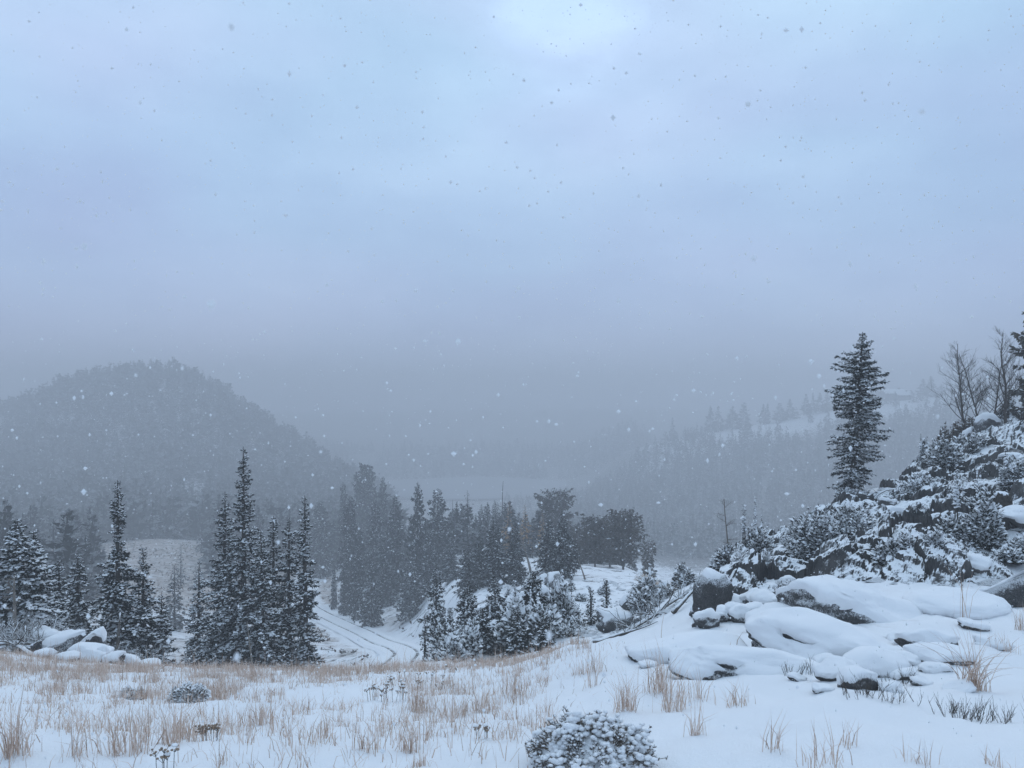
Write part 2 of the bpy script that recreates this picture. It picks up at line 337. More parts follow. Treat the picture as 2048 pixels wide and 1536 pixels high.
def pchip(x, y, xi):
    x = np.asarray(x, float); y = np.asarray(y, float); h = np.diff(x); dl = np.diff(y, axis=0) / (h[:, None] if y.ndim > 1 else h)
    d = np.zeros_like(y); s = dl[:-1] * dl[1:] > 0
    hh = h[:, None] if y.ndim > 1 else h
    w1 = 2 * hh[1:] + hh[:-1]; w2 = hh[1:] + 2 * hh[:-1]
    with np.errstate(divide='ignore', invalid='ignore'):
        dd = (w1 + w2) / (w1 / dl[:-1] + w2 / dl[1:])
    d[1:-1] = np.where(s, dd, 0); d[0] = dl[0]; d[-1] = dl[-1]
    xi = np.clip(xi, x[0], x[-1]); k = np.clip(np.searchsorted(x, xi) - 1, 0, len(x) - 2)
    tt = (xi - x[k]) / h[k]; H = h[k]
    if y.ndim > 1: tt = tt[:, None]; H = H[:, None]
    return ((1 + 2 * tt) * (1 - tt) ** 2) * y[k] + tt * (1 - tt) ** 2 * H * d[k] + tt * tt * (3 - 2 * tt) * y[k + 1] + tt * tt * (tt - 1) * H * d[k + 1]
LD = np.linspace(math.log(1.2), math.log(1150), 500)
_pxs = sorted(COLS)
_tab = np.stack([pchip([math.log(d) for d, _ in COLS[p]], [EYE - (py - HY) / F * d for d, py in COLS[p]], LD) for p in _pxs])
PXG = np.arange(-700, 2801, 10.0)
TAB = pchip(_pxs, _tab, PXG)
for _ in range(2):   # soften the joins between profiles
    TAB[1:-1] = .25 * TAB[:-2] + .5 * TAB[1:-1] + .25 * TAB[2:]
def hbase(x, y):
    x = np.asarray(x, float); y = np.asarray(y, float); r = np.maximum(np.hypot(x, y), 1e-6)
    tan_ = np.where(y > 0.3 * r, x / np.maximum(y, 1e-6), np.sign(x) * 9)
    px = 1024 + F * tan_; d = np.where((px > -700) & (px < 2800), y, r * .67)
    pc = np.clip(px, -700, 2799.9); u = (pc + 700) / 10; i = np.clip(u.astype(int), 0, len(PXG) - 2); fu = u - i
    w = (np.log(np.clip(d, 1.2, 1150)) - LD[0]) / (LD[1] - LD[0]); j = np.clip(w.astype(int), 0, len(LD) - 2); fw = np.clip(w - j, 0, 1)
    z = (TAB[i, j] * (1 - fu) + TAB[i + 1, j] * fu) * (1 - fw) + (TAB[i, j + 1] * (1 - fu) + TAB[i + 1, j + 1] * fu) * fw
    back = sstep(0.45, -0.1, y / r) * sstep(2, 5, r)            # behind the photographer the hillside climbs gently
    return z * (1 - back) + back * (0.05 + 0.05 * np.minimum(r, 120))
ROAD = np.array([(770, 1362, 41), (798, 1332, 46), (812, 1310, 50), (795, 1295, 55.5), (765, 1284, 61.5), (728, 1267, 69), (690, 1250, 76), (655, 1236, 83), (628, 1220, 90), (606, 1200, 99), (602, 1182, 108), (612, 1166, 117), (622, 1150, 128)], float)
_rx = (ROAD[:, 0] - 1024) / F * ROAD[:, 2]; _ry = ROAD[:, 2]
_ts = np.linspace(0, len(ROAD) - 1, 160)
RX = pchip(np.arange(len(ROAD)), _rx, _ts); RY = pchip(np.arange(len(ROAD)), _ry, _ts)
for _ in range(6):
    RX[1:-1] = .25 * RX[:-2] + .5 * RX[1:-1] + .25 * RX[2:]; RY[1:-1] = .25 * RY[:-2] + .5 * RY[1:-1] + .25 * RY[2:]
RZ = hbase(RX, RY)
def road_dist(x, y):
    x = np.asarray(x, float); y = np.asarray(y, float); sh = x.shape; x = x.ravel(); y = y.ravel()
    D = np.full(x.shape, 1e3); Z = np.zeros(x.shape)
    k = np.where((y > 36) & (y < 135) & (x < 5) & (x > -60))[0]
    for c0 in range(0, len(k), 20000):
        kk = k[c0:c0 + 20000]; dd = np.hypot(x[kk, None] - RX, y[kk, None] - RY); a = dd.argmin(1)
        D[kk] = dd[np.arange(len(kk)), a]; Z[kk] = RZ[a]
    return D.reshape(sh), Z.reshape(sh)
def h(x, y):
    x = np.asarray(x, float); y = np.asarray(y, float)
    z = hbase(x, y); r = np.hypot(x, y); P = np.stack([x, y, np.zeros_like(x)], -1)
    px = 1024 + F * x / np.maximum(y, .1)
    slope = sstep(1330, 1480, px) * sstep(11.5, 14, y) * sstep(45, 30, y)
    z = z + .05 * fbm(P, .9, 3) * sstep(60, 20, r) + .022 * fbm(P, 4.5, 3) * sstep(30, 10, r) + .05 * fbm(P, .45, 2, .5, 61.) * sstep(40, 14, r)
    z = z + slope * (.22 * fbm(P, .75, 4, .55, 5.) + .05 * np.abs(fbm(P, 3.2, 3, .5, 9.)))
    mid = sstep(16, 26, r) * sstep(220, 120, r)
    z = z + mid * .35 * fbm(P, .16, 4, .5, 3.)
    gul = sstep(830, 930, px) * sstep(1180, 1080, px) * sstep(16, 22, y) * sstep(70, 50, y)
    z = z + gul * .55 * fbm(P, .45, 3, .5, 13.)
    z = z + sstep(150, 260, r) * 2.5 * fbm(P, .02, 4, .5, 21.) * sstep(60, 140, np.abs(r - 490))
    rd, rz_ = road_dist(x, y); k = sstep(4.0, 1.8, rd)
    z = z * (1 - k) + (rz_ - .12) * k
    return z
def at(px, d): return (px - 1024) / F * d, d
def hit(px, py, d0=2.5, d1=600):
    dd = np.geomspace(d0, d1, 1500); z = h((px - 1024) / F * dd, dd); ray = EYE - (py - HY) / F * dd
    k = np.argmax(z >= ray)
    return float(dd[k]) if z[k] >= ray[k] else None
def H1(x, y): return float(h(np.array([x]), np.array([y]))[0])

th = np.concatenate([np.radians(np.linspace(-180, -48, 40, endpoint=False)), np.radians(np.linspace(-48, 48, 490, endpoint=False)), np.radians(np.linspace(48, 180, 40))])
rr = np.concatenate([[.02, .4, .8], np.geomspace(1.2, 1100, 250)])
TH, RR = np.meshgrid(th, rr)
GX, GY = RR * np.sin(TH), RR * np.cos(TH)
GZ = h(GX, GY)
GPX = 1024 + F * GX / np.maximum(GY, .1)
P3 = np.stack([GX, GY, GZ], -1)
zone_meadow = sstep(60, 90, GY) * sstep(180, 150, GY) * sstep(720, 640, GPX)
straw = (zone_meadow * .8 + sstep(15, 25, RR) * sstep(80, 60, RR) * sstep(860, 780, GPX) * .45 + sstep(62, 75, GY) * sstep(100, 85, GY) * sstep(560, 600, GPX) * sstep(860, 800, GPX) * .35
         + sstep(95, 105, GY) * sstep(125, 115, GY) * sstep(1180, 1100, GPX) * sstep(940, 1000, GPX) * .8)
straw = np.clip(straw, 0, 1)
scrub = np.clip(sstep(16, 24, RR) * sstep(900, 500, RR) * .45 + sstep(150, 200, RR) * .35 + sstep(1350, 1500, GPX) * sstep(12, 14, GY) * sstep(60, 40, GY) * .1 + sstep(560, 600, RR) * .5, 0, 1)
ridgetop = sstep(1250, 1350, GPX) * sstep(395, 425, GY) * sstep(530, 480, GY); scrub = np.maximum(scrub, sstep(1050, 1150, GPX) * sstep(120, 180, GY) * .95); scrub = scrub * (1 - .6 * ridgetop)
rd_, _ = road_dist(GX, GY); scrub *= sstep(1.8, 3, rd_); straw *= sstep(1.6, 3, rd_)
nr, nth = GX.shape
i = np.arange(nr - 1)[:, None]; j = np.arange(nth - 1)[None]
q = np.stack([i * nth + j, (i + 1) * nth + j, (i + 1) * nth + j + 1, i * nth + j + 1], -1).reshape(-1, 4)[:, ::-1]
tag(link('ground', mesh('ground', P3.reshape(-1, 3), [q], [M['ground']], None, True, {'scrub': scrub.ravel(), 'straw': straw.ravel()})),
    'snow covered hillside falling away into a wooded valley', 'ground', kind='structure')

# broken rock bank on the right slope: tilted angular blocks breaking through the snow
def blocks(x, y, cell, amp, tilt, seed, cracks):
    gx, gy = np.floor(x / cell).astype(int), np.floor(y / cell).astype(int)
    d1 = np.full(x.shape, 9e9); d2 = np.full(x.shape, 9e9); hh_ = np.zeros(x.shape)
    for ox in (-1, 0, 1):
        for oy in (-1, 0, 1):
            i_, j_ = gx + ox, gy + oy; hsh = lambda k: _perm[_perm[_perm[(i_ + seed) & 255] + (j_ & 255)] + k] / 255.
            cx, cy = (i_ + hsh(1)) * cell, (j_ + hsh(2)) * cell
            dd = np.hypot(x - cx, (y - cy) * 1.0); pl = amp * hsh(3) ** 1.5 + tilt * ((x - cx) * (hsh(4) - .5) + (y - cy) * (hsh(5) - .35))
            c1 = dd < d1; d2 = np.where(c1, d1, np.minimum(d2, dd)); hh_ = np.where(c1, pl, hh_); d1 = np.where(c1, dd, d1)
    return hh_ - cracks * sstep(.10 * cell, 0, d2 - d1)
bpx, bd = np.meshgrid(np.arange(1372, 2230, 3.2), np.geomspace(10.7, 31, 300))
bx, by = (bpx - 1024) / F * bd, bd; P_ = np.stack([bx, by, 0 * bx], -1)
wx_, wy_ = bx + .12 * fbm(P_, 1.5, 3, .5, 2.), by + .12 * fbm(P_, 1.5, 3, .5, 40.)
edge = sstep(1372, 1440, bpx) * sstep(2230, 2180, bpx) * sstep(10.7, 11.9, bd) * sstep(31, 27, bd)
edge *= sstep(10.8 + (1900 - np.minimum(bpx, 1900)) * .0022, 12.2 + (1900 - np.minimum(bpx, 1900)) * .0022, bd)
cover = np.clip(sstep(-.35, .25, fbm(P_, .38, 3, .5, 31.) + .16) + .7 * sstep(1720, 1600, bpx) * sstep(-.6, .0, fbm(P_, .5, 2, .5, 9.)), 0, 1)
bz = h(bx, by) + edge * (.02 + cover * (blocks(wx_, wy_, .66, .46, .6, 5, .14) + .6 * blocks(wx_, wy_, .25, .17, .65, 77, .06) - .14) + (1 - cover) * .03 * fbm(P_, 2., 3)) - .10 * (1 - edge)
bn = bz.shape; i = np.arange(bn[0] - 1)[:, None]; j = np.arange(bn[1] - 1)[None]
q = np.stack([i * bn[1] + j, i * bn[1] + j + 1, (i + 1) * bn[1] + j + 1, (i + 1) * bn[1] + j], -1).reshape(-1, 4)
tag(link('rocky_bank', mesh('rocky_bank', np.stack([bx, by, bz], -1).reshape(-1, 3), [q], [M['bank']], None, False)), 'bank of broken dark rock and thin snow climbing to the right', 'bank', kind='structure')
# road: snow ribbon with two dark wheel ruts pressed into it
tx, ty = np.gradient(RX), np.gradient(RY); tl = np.hypot(tx, ty); nx_, ny_ = ty / tl, -tx / tl
prof = [(-1.7, -.10), (-1.4, .05), (-.9, .06), (-.86, .0), (-.66, .0), (-.62, .06), (.62, .06), (.66, .0), (.86, .0), (.9, .06), (1.4, .05), (1.7, -.10)]
V = np.stack([np.stack([RX + nx_ * (o_ + .05 * np.sin(_ts * 3)), RY + ny_ * o_, RZ + .02 + hh_ + .01 * np.sin(_ts * 5 + o_)], -1) for o_, hh_ in prof], 1)
nn, kk = V.shape[:2]
i = np.arange(nn - 1)[:, None]; j = np.arange(kk - 1)[None]
q = np.stack([i * kk + j, i * kk + j + 1, (i + 1) * kk + j + 1, (i + 1) * kk + j], -1)
mi = np.zeros((nn - 1, kk - 1), int); mi[:, [3, 7]] = 1
tag(link('road', mesh('road', V.reshape(-1, 3), [q.reshape(-1, 4)], [M['snow'], M['rut']], mi.ravel(), False)), 'snowy track with two dark wheel ruts curving through the valley', 'road', kind='structure')

# lake
an = np.linspace(0, 2 * np.pi, 48, endpoint=False)
lx = (940 - 1024) / F * 495 + 62 * np.cos(an) * (1 + .12 * np.sin(3 * an)); ly = 495 + 66 * np.sin(an) * (1 + .06 * np.sin(2 * an + 1))
tag(link('lake', mesh('lake', np.stack([lx, ly, np.full_like(lx, -55.0)], -1), [np.arange(48)[None]], [M['lake']])), 'pale grey lake lying in the valley mist', 'lake', kind='structure')

ORD = 'first second third fourth fifth sixth seventh eighth ninth tenth eleventh twelfth thirteenth fourteenth fifteenth sixteenth seventeenth eighteenth nineteenth twentieth twenty-first twenty-second twenty-third twenty-fourth twenty-fifth twenty-sixth'.split()
# ------------------------------------------------------------------ tree builders
def conifer_meshes(name, H, shape, nb=160, tw=.16, sp=.085, snow=.55, lean=(0, 0), g=None, mats=('spruce', 'bark'), slope=(-.35, .55), trunk_r=None, gap=.12, padk=1.0, t0=.04, cr=1.0, whorl=0, clumpy=.28):
    g = g or np.random.default_rng(1)
    ts = np.linspace(0, 1, 11)
    wob = np.cumsum(g.normal(0, .012 * H / 10, (11, 2)), 0)
    ax = np.stack([lean[0] * ts + wob[:, 0], lean[1] * ts + wob[:, 1], ts * H], -1)
    r0 = trunk_r or (.012 * H + .03)
    tb = MB(); ground_dip = ax.copy(); ground_dip[0, 2] = -.35
    polytube(tb, ground_dip, r0 * (1 - ts) ** .85 + .008, 7)
    u = (np.arange(nb) + g.uniform(0, 1, nb)) / nb
    bt = t0 + (1 - t0 - .01) * (1 - (1 - u) ** 1.12)
    if whorl: bt = np.clip(np.round(bt * whorl) / whorl + g.normal(0, .7 / whorl, nb), t0, .985)
    sx, sr = zip(*shape); R = np.interp(bt, sx, sr)
    az = np.arange(nb) * 2.39996 + g.normal(0, .45, nb)
    clump = 1 + clumpy * noise(np.stack([bt * H * 1.1, np.cos(az) * .8, np.sin(az) * .8], -1), 1.6, 3.3 + H)
    L = R * g.uniform(.7, 1.12, nb) * clump; L = np.where(g.random(nb) < gap, L * g.uniform(.3, .6, nb), L)
    L = np.maximum(L, .06)
    base = np.stack([np.interp(bt, ts, ax[:, k]) for k in range(3)], -1)
    dh = np.stack([np.cos(az), np.sin(az), np.zeros(nb)], -1)
    sl_ = slope[0] + (slope[1] - slope[0]) * bt ** 1.4 + g.normal(0, .10, nb); dr = g.uniform(.15, .4, nb)
    def bp(i, s): return base[i] + dh[i] * (L[i] * s)[:, None] + np.stack([np.zeros_like(s)] * 2 + [L[i] * (sl_[i] * s - dr[i] * s * s + .55 * dr[i] * s ** 3)], -1)
    ii = np.arange(nb); z0 = np.zeros(nb)
    for s0, s1 in ((0, .5), (.5, 1)):
        rb0 = np.clip(.012 * L + .004, .004, .05) * (1 - s0 * .8); rb1 = np.clip(.012 * L + .004, .004, .05) * (1 - s1 * .85)
        tubes(tb, bp(ii, z0 + s0), bp(ii, z0 + s1), rb0, rb1, 3)
    nt_ = np.maximum(3, (2 * L / sp).astype(int)); bi = np.repeat(ii, nt_); n = len(bi)
    s = g.uniform(.1, 1.0, n) ** .85; P = bp(bi, s)
    side = g.choice([-1, 1], n); ang = side * g.uniform(.35, 1.35, n) * (1 - .45 * s)
    a2 = az[bi] + ang
    D = unit(np.stack([np.cos(a2), np.sin(a2), g.normal(-.12, .28, n) + .25 * (s > .85)], -1))
    tl_ = tw * g.uniform(.6, 1.3, n) * (.65 + .6 * np.minimum(L[bi] / max(R.max(), .3), 1)) * (1.15 - .45 * s)
    tl_ = np.minimum(tl_, L[bi] * .55 + .03)
    up = np.array([0, 0, 1.]); Nn = unit(up * .55 + g.normal(0, .75, (n, 3)))
    cb = MB()
    kites(cb, P, D, tl_, tl_ * .36 * cr, Nn)
    Dn = unit(D * .6 + np.stack([np.zeros(n), np.zeros(n), -g.uniform(.1, .9, n)], -1))     # hanging side sprays
    kites(cb, P + D * (tl_ * .3)[:, None], Dn, tl_ * .7, tl_ * .3 * cr, unit(g.normal(0, 1, (n, 3))))
    D3 = unit(D + g.normal(0, .5, (n, 3)))
    if tw < .3: kites(cb, P, D3, tl_ * .8, tl_ * .26 * cr, unit(g.normal(0, 1, (n, 3))))
    sb = MB()
    patch = noise(P, 2.2, 11.) * .5
    k = g.random(n) < snow * np.clip(.45 + .7 * s, 0, 1) * np.clip(1 + patch * 1.6, .2, 1.8)
    m_ = k.sum()
    pads(sb, P[k] + D[k] * (tl_[k] * .42)[:, None] + up * (tl_[k] * .07)[:, None], D[k], tl_[k] * g.uniform(.5, .95, m_) * padk, tl_[k] * g.uniform(.28, .5, m_) * padk, tl_[k] * g.uniform(.1, .22, m_) * padk)
    return (tb.mesh(name + '_trunk', [M[mats[1]]], True), cb.mesh(name + '_crown', [M[mats[0]]]), sb.mesh(name + '_snow', [M['snow']], True) if m_ else None)
def tree_thing(name, meshes, loc, label, cat='tree', group=None, rz=0., sc=1.):
    e = link(name, None, None, loc, rz); e.scale = (sc, sc, sc); tag(e, label, cat, group)
    for nm, me in zip(('trunk', 'crown', 'snow_cover'), meshes):
        if me is not None:
            o = link(nm, me, e)
            if nm == 'snow_cover': o['kind'] = 'stuff'
    return e
SPRUCE = lambda w: [(0, .75 * w), (.06, w), (.25, .92 * w), (.5, .62 * w), (.75, .34 * w), (.92, .12 * w), (1, .03)]
SPIRE = lambda w: [(0, .8 * w), (.06, w), (.25, .86 * w), (.45, .62 * w), (.6, .42 * w), (.7, .25 * w), (.85, .16 * w), (.95, .09 * w), (1, .02)]
COLUMN = lambda w: [(0, .6 * w), (.1, w), (.4, .9 * w), (.65, .66 * w), (.85, .4 * w), (.95, .2 * w), (1, .03)]
PINE = lambda w: [(0, .1), (.15, .5 * w), (.35, .9 * w), (.6, w), (.8, .85 * w), (.93, .55 * w), (1, .15)]
def spruce(px, ytop, d, wpx, label, shape=SPRUCE, seed=0, name='spruce_tree', group=None, leanpx=0, **kw):
    x, y = at(px, d); z = H1(x, y); Ht = EYE + (HY - ytop) / F * d - z
    Ht = max(Ht, .7)
    g = np.random.default_rng(1000 + seed + int(px) * 7)
    w = wpx / F * d
    a = dict(g=g, lean=(leanpx / F * d, 0)); a.update(kw)
    return tree_thing(name, conifer_meshes(name, Ht, shape(w), **a), (x, y, z), label, 'tree', group)

# ---- trees on the edge of the meadow
near_kw = dict(tw=.15, sp=.046, snow=.66, cr=.95, whorl=22, gap=.08, clumpy=.4, padk=1.15)
LT = 'spruces on the meadow edge'
spruce(487, 893, 24, 96, 'tallest slim spruce of the meadow edge, its spire rising above the group', SPIRE, 1, group=LT, nb=391, **near_kw)
spruce(449, 983, 24.6, 66, 'snowy spruce pressed against the left side of the tallest spruce', SPRUCE, 2, group=LT, nb=304, **near_kw)
spruce(398, 1122, 27, 34, 'short dark spruce at the left foot of the tall spruce group', SPRUCE, 3, group=LT, nb=174, **near_kw)
spruce(523, 1060, 23.4, 66, 'broad low spruce filling the middle of the tall group beneath the spire', SPRUCE, 4, group=LT, nb=246, **near_kw)
spruce(546, 1032, 25.5, 40, 'narrow spruce just behind the right shoulder of the tallest spruce', COLUMN, 5, group=LT, nb=217, **near_kw)
spruce(577, 1036, 25.2, 34, 'dark narrow spruce second from the right end of the tall group', COLUMN, 6, group=LT, nb=217, **near_kw)
spruce(612, 990, 24, 29, 'thin columnar spruce at the right end of the tall group', COLUMN, 7, group=LT, nb=275, **near_kw)
spruce(237, 960, 20, 62, 'snowy spruce with a long bare thin spire behind the snowy rocks', lambda w: [(0, .7 * w), (.1, w), (.35, .8 * w), (.56, .5 * w), (.64, .22 * w), (.72, .16 * w), (.8, .22 * w), (.9, .16 * w), (1, .03)], 8, group=LT, nb=304, **near_kw)
spruce(287, 1095, 20.6, 46, 'bushy low spruce leaning out right of the long-spired spruce', SPRUCE, 9, group=LT, nb=188, **near_kw)
spruce(322, 1190, 21, 36, 'dense short spruce with dark lower skirts at the gap between the two groups', SPRUCE, 10, group=LT, nb=130, **near_kw)
spruce(36, 1038, 17.5, 92, 'heavily snowed wide spruce at the far left edge of the photo', SPRUCE, 11, group=LT, nb=333, tw=.16, sp=.05, snow=.8, cr=.85, whorl=18, clumpy=.4, padk=1.25)
spruce(66, 1062, 18.4, 66, 'second leader of the snow-laden pair at the far left, slightly lower', SPRUCE, 12, group=LT, nb=246, tw=.16, sp=.05, snow=.8, cr=.85, whorl=18, clumpy=.4, padk=1.25)
spruce(-30, 1110, 17, 70, 'dark spruce cut off by the left edge of the photo', SPRUCE, 16, group=LT, nb=174, tw=.16, sp=.05, snow=.6, cr=.85, whorl=18, clumpy=.4, padk=1.2)
spruce(118, 1120, 21, 26, 'slim spruce close behind the snow-laden pair', COLUMN, 13, group=LT, nb=159, **near_kw)
spruce(156, 1108, 22, 32, 'small narrow spruce standing between the snow-laden pair and the long spire', COLUMN, 14, group=LT, nb=174, **near_kw)
# ---- meadow trees in the valley
spruce(349, 1130, 62, 20, 'grey hazy columnar spruce in the valley gap, standing in front of the pale meadow', COLUMN, 20, nb=120, tw=.45, sp=.2, snow=.15, mats=('spruce_far', 'bark'))
spruce(362, 1087, 105, 13, 'small tapering spruce alone on the pale valley meadow', SPRUCE, 21, nb=70, tw=.5, sp=.3, snow=.1, mats=('spruce_far', 'bark'))
spruce(392, 1128, 100, 12, 'little dark spruce at the meadow edge left of the tall group', SPRUCE, 22, nb=50, tw=.5, sp=.3, snow=.1, mats=('spruce_far', 'bark'))
spruce(403, 1058, 140, 14, 'upper meadow spruce at the rim of the dark forest', SPRUCE, 23, nb=60, tw=.6, sp=.4, snow=.1, mats=('spruce_far', 'bark'))
# ---- stand on the slope across the road
mk = dict(tw=.44, sp=.14, cr=1.25, snow=.14, clumpy=.4, mats=('spruce_far', 'bark'))
ST = 'dark spruces on the slope across the road'; PROTO = {}
for k_, (px, yt, d, w, lab, shp, nb) in enumerate([
    (835, 963, 76, 25, 'pointed narrow spruce whose tip stands against the lake', COLUMN, 170),
    (876, 976, 84, 32, 'broad dark spruce with a blunt double top right of the pointed one', COLUMN, 200),
    (790, 990, 92, 25, 'wide spruce between the round crowned trees and the pointed narrow spruce', COLUMN, 170),
    (820, 1120, 71, 28, 'low dark spruce reaching down to the bank above the road bend', COLUMN, 130),
    (743, 1098, 74, 26, 'single lower spruce on the snow bank left of the road bend', SPRUCE, 120),
    (716, 1062, 80, 22, 'slim spruce at the left foot of the stand above the road', SPRUCE, 120),
    (700, 990, 96, 24, 'dark spruce at the left side of the stand across the road', COLUMN, 160),
    (752, 1000, 100, 22, 'straight spruce in the middle of the stand across the road', COLUMN, 150),
    (770, 1060, 84, 19, 'shorter spruce low in the middle of the stand', SPRUCE, 120),
    (730, 930, 150, 24, 'tall rounded tree with a grey dome crown at the top of the stand', PINE, 420),
    (686, 962, 130, 15, 'grey spruce at the left shoulder of the rounded dome crown', COLUMN, 260),
    (766, 952, 130, 15, 'grey spruce at the right shoulder of the rounded dome crown', COLUMN, 260),
    (690, 1090, 84, 14, 'small dark spruce near the road at the left end of the stand', SPRUCE, 70),
    (668, 1115, 90, 9, 'tiny spruce on the snowy bank by the upper road', SPRUCE, 45),
    (640, 1000, 125, 28, 'hazy spruce behind the thin columnar spruce', COLUMN, 110),
    (860, 1060, 74, 23, 'dark spruce in front of the blunt double topped one', COLUMN, 130),
    (910, 1015, 96, 22, 'slender spruce in the gap right of the double topped spruce', COLUMN, 100),
    (990, 1000, 98, 20, 'spruce with thin top before the lake, between larch and orange bush', SPRUCE, 100),
    (962, 1008, 92, 22, 'dark spruce half in front of the open-branched larch', SPRUCE, 100),
    (1012, 1060, 84, 26, 'lower spruce on the rocky bank under the orange larches', SPRUCE, 100),
    (1070, 1040, 92, 26, 'dark spruce left of the round crowned pine', COLUMN, 110),
    (1040, 1080, 74, 24, 'spruce above the leaning dead trunks', SPRUCE, 90),
    (900, 1080, 66, 32, 'dark spruce low on the rocky bank beside the gully', SPRUCE, 110),
    (950, 1090, 62, 30, 'spruce in the middle of the rocky bank, dusted with snow', SPRUCE, 100),
    (1000, 1105, 58, 28, 'spruce on the upper rocky bank right of the dusted one', SPRUCE, 90),
    ]):
    key = (shp, k_ % (2 if shp is PINE else 5))
    if key not in PROTO: PROTO[key] = conifer_meshes('spruce_tree', 8.0, shp(1.8), g=np.random.default_rng(60 + k_), nb=240 if shp is PINE else 180, slope=(-.1, .7) if shp is PINE else (-.35, .55), **mk)
    x, y = at(px, d); z = H1(x, y); Ht = max(2.0, EYE + (HY - yt) / F * d - z); e = tree_thing('spruce_tree', PROTO[key], (x, y, z), lab, 'tree', ST, k_ * 1.7)
    e.scale = (w / F * d / 1.8, w / F * d / 1.8, Ht / 8.0)
g = np.random.default_rng(91); kp = [k for k in PROTO if k[0] is SPRUCE]
for k_, px in enumerate(np.sort(g.uniform(885, 1150, 22))):
    d = g.uniform(42, 66); x, y = at(px, d); z = H1(x, y); Ht = g.uniform(1.8, 4.6); ww = Ht * g.uniform(.16, .24) / 1.8
    e = tree_thing('spruce_tree', PROTO[kp[k_ % len(kp)]], (x, y, z), ORD[k_] + ' small spruce from the left on the snowy knoll above the gully', 'tree', 'small spruces on the snowy knoll', k_ * 1.1); e.scale = (ww, ww, Ht / 8.0)
spruce(935, 980, 100, 26, 'open-branched bare larch with a clear ladder of limbs before the lake', SPRUCE, 90, name='larch_tree', nb=60, tw=.3, sp=.4, snow=.05, mats=('spruce_brown', 'bark'), gap=.02)
for k_, (px, yt, d, w, lab) in enumerate([(1018, 1003, 80, 17, 'orange needled larch behind the dark spruces before the lake'), (1050, 1008, 78, 20, 'rusty orange larch left of the round crowned pine'), (1085, 1026, 76, 15, 'brownish orange larch tucked against the round crowned pine')]):
    spruce(px, yt, d, w, lab, SPRUCE, 95 + k_, name='larch_tree', group='orange larches', nb=80, tw=.5, sp=.35, snow=.05, mats=('larch', 'bark'))
pk = dict(slope=(.1, .9), mats=('pine', 'bark'), t0=.12)
spruce(1112, 984, 88, 42, 'round crowned dark pine rising above the shelf trees', PINE, 101, name='pine_tree', nb=170, tw=.5, sp=.2, snow=.05, **pk)
spruce(1080, 1060, 80, 34, 'smaller pine at the left foot of the round crowned pine', PINE, 102, name='pine_tree', nb=120, tw=.45, sp=.2, snow=.05, **pk)
spruce(1190, 1036, 64, 32, 'brownish pine in the middle of the snowy shelf edge', PINE, 103, name='pine_tree', nb=150, tw=.38, sp=.17, snow=.05, **pk)
spruce(1246, 1026, 62, 40, 'widest brownish pine at the right end of the shelf, with ragged crown', PINE, 104, name='pine_tree', nb=190, tw=.38, sp=.16, snow=.05, **pk)
spruce(1220, 1050, 66, 34, 'brown pine squeezed between the two wide shelf pines', PINE, 105, name='pine_tree', nb=130, tw=.38, sp=.17, snow=.05, **pk)
spruce(1160, 1060, 68, 26, 'brownish pine right of the shelf spruce', PINE, 106, name='pine_tree', nb=100, tw=.38, sp=.17, snow=.05, **pk)
spruce(1296, 1082, 60, 16, 'small round pine just right of the widest shelf pine', PINE, 107, name='pine_tree', nb=70, tw=.32, sp=.16, snow=.05, **pk)
spruce(1142, 1055, 54, 21, 'dark pointed spruce at the left end of the snowy shelf', SPRUCE, 108, nb=120, tw=.32, sp=.14, snow=.2)
# ---- gully: snowed spruces between the rocks
gk = dict(tw=.19, sp=.065, snow=.55, clumpy=.4)
GU = 'snowed spruces in the rocky gully'
for k_, (px, yt, d, w, lab, shp, nb) in enumerate([
    (872, 1128, 34, 32, 'dark spruce standing at the left rim of the rocky gully', SPRUCE, 150),
    (850, 1238, 25, 14, 'thin pointed young spruce rising beside the road bend', SPRUCE, 80),
    (1066, 1142, 22.5, 50, 'snow-dusted spruce at the head of the gully with a dark shaded heart', SPRUCE, 190),
    (1120, 1187, 22, 22, 'small snowy spruce at the right foot of the gully-head spruce', SPRUCE, 80),
    (935, 1160, 28, 36, 'snowy spruce in the middle of the gully above the rocks', SPRUCE, 110),
    (990, 1150, 27, 34, 'snowy spruce high in the gully under the dead trunks', SPRUCE, 110),
    (900, 1215, 23, 32, 'low snowy spruce near the gully bottom behind the grass', SPRUCE, 90),
    (965, 1218, 21, 32, 'squat snowy spruce among the gully rocks', SPRUCE, 90),
    (1035, 1222, 18.5, 30, 'squat dark spruce beneath the gully-head spruce', SPRUCE, 90),
    (1092, 1232, 16.5, 22, 'little snowy spruce beside the smooth snow mound', SPRUCE, 70),
    (1213, 1160, 22, 13, 'tiny spruce standing on the snowy shelf', SPRUCE, 60),
    (1182, 1176, 22, 14, 'small spruce at the left of the tiny shelf spruce', SPRUCE, 60)]):
    spruce(px, yt, d, w, lab, shp, 120 + k_, group=GU, nb=nb, **gk)
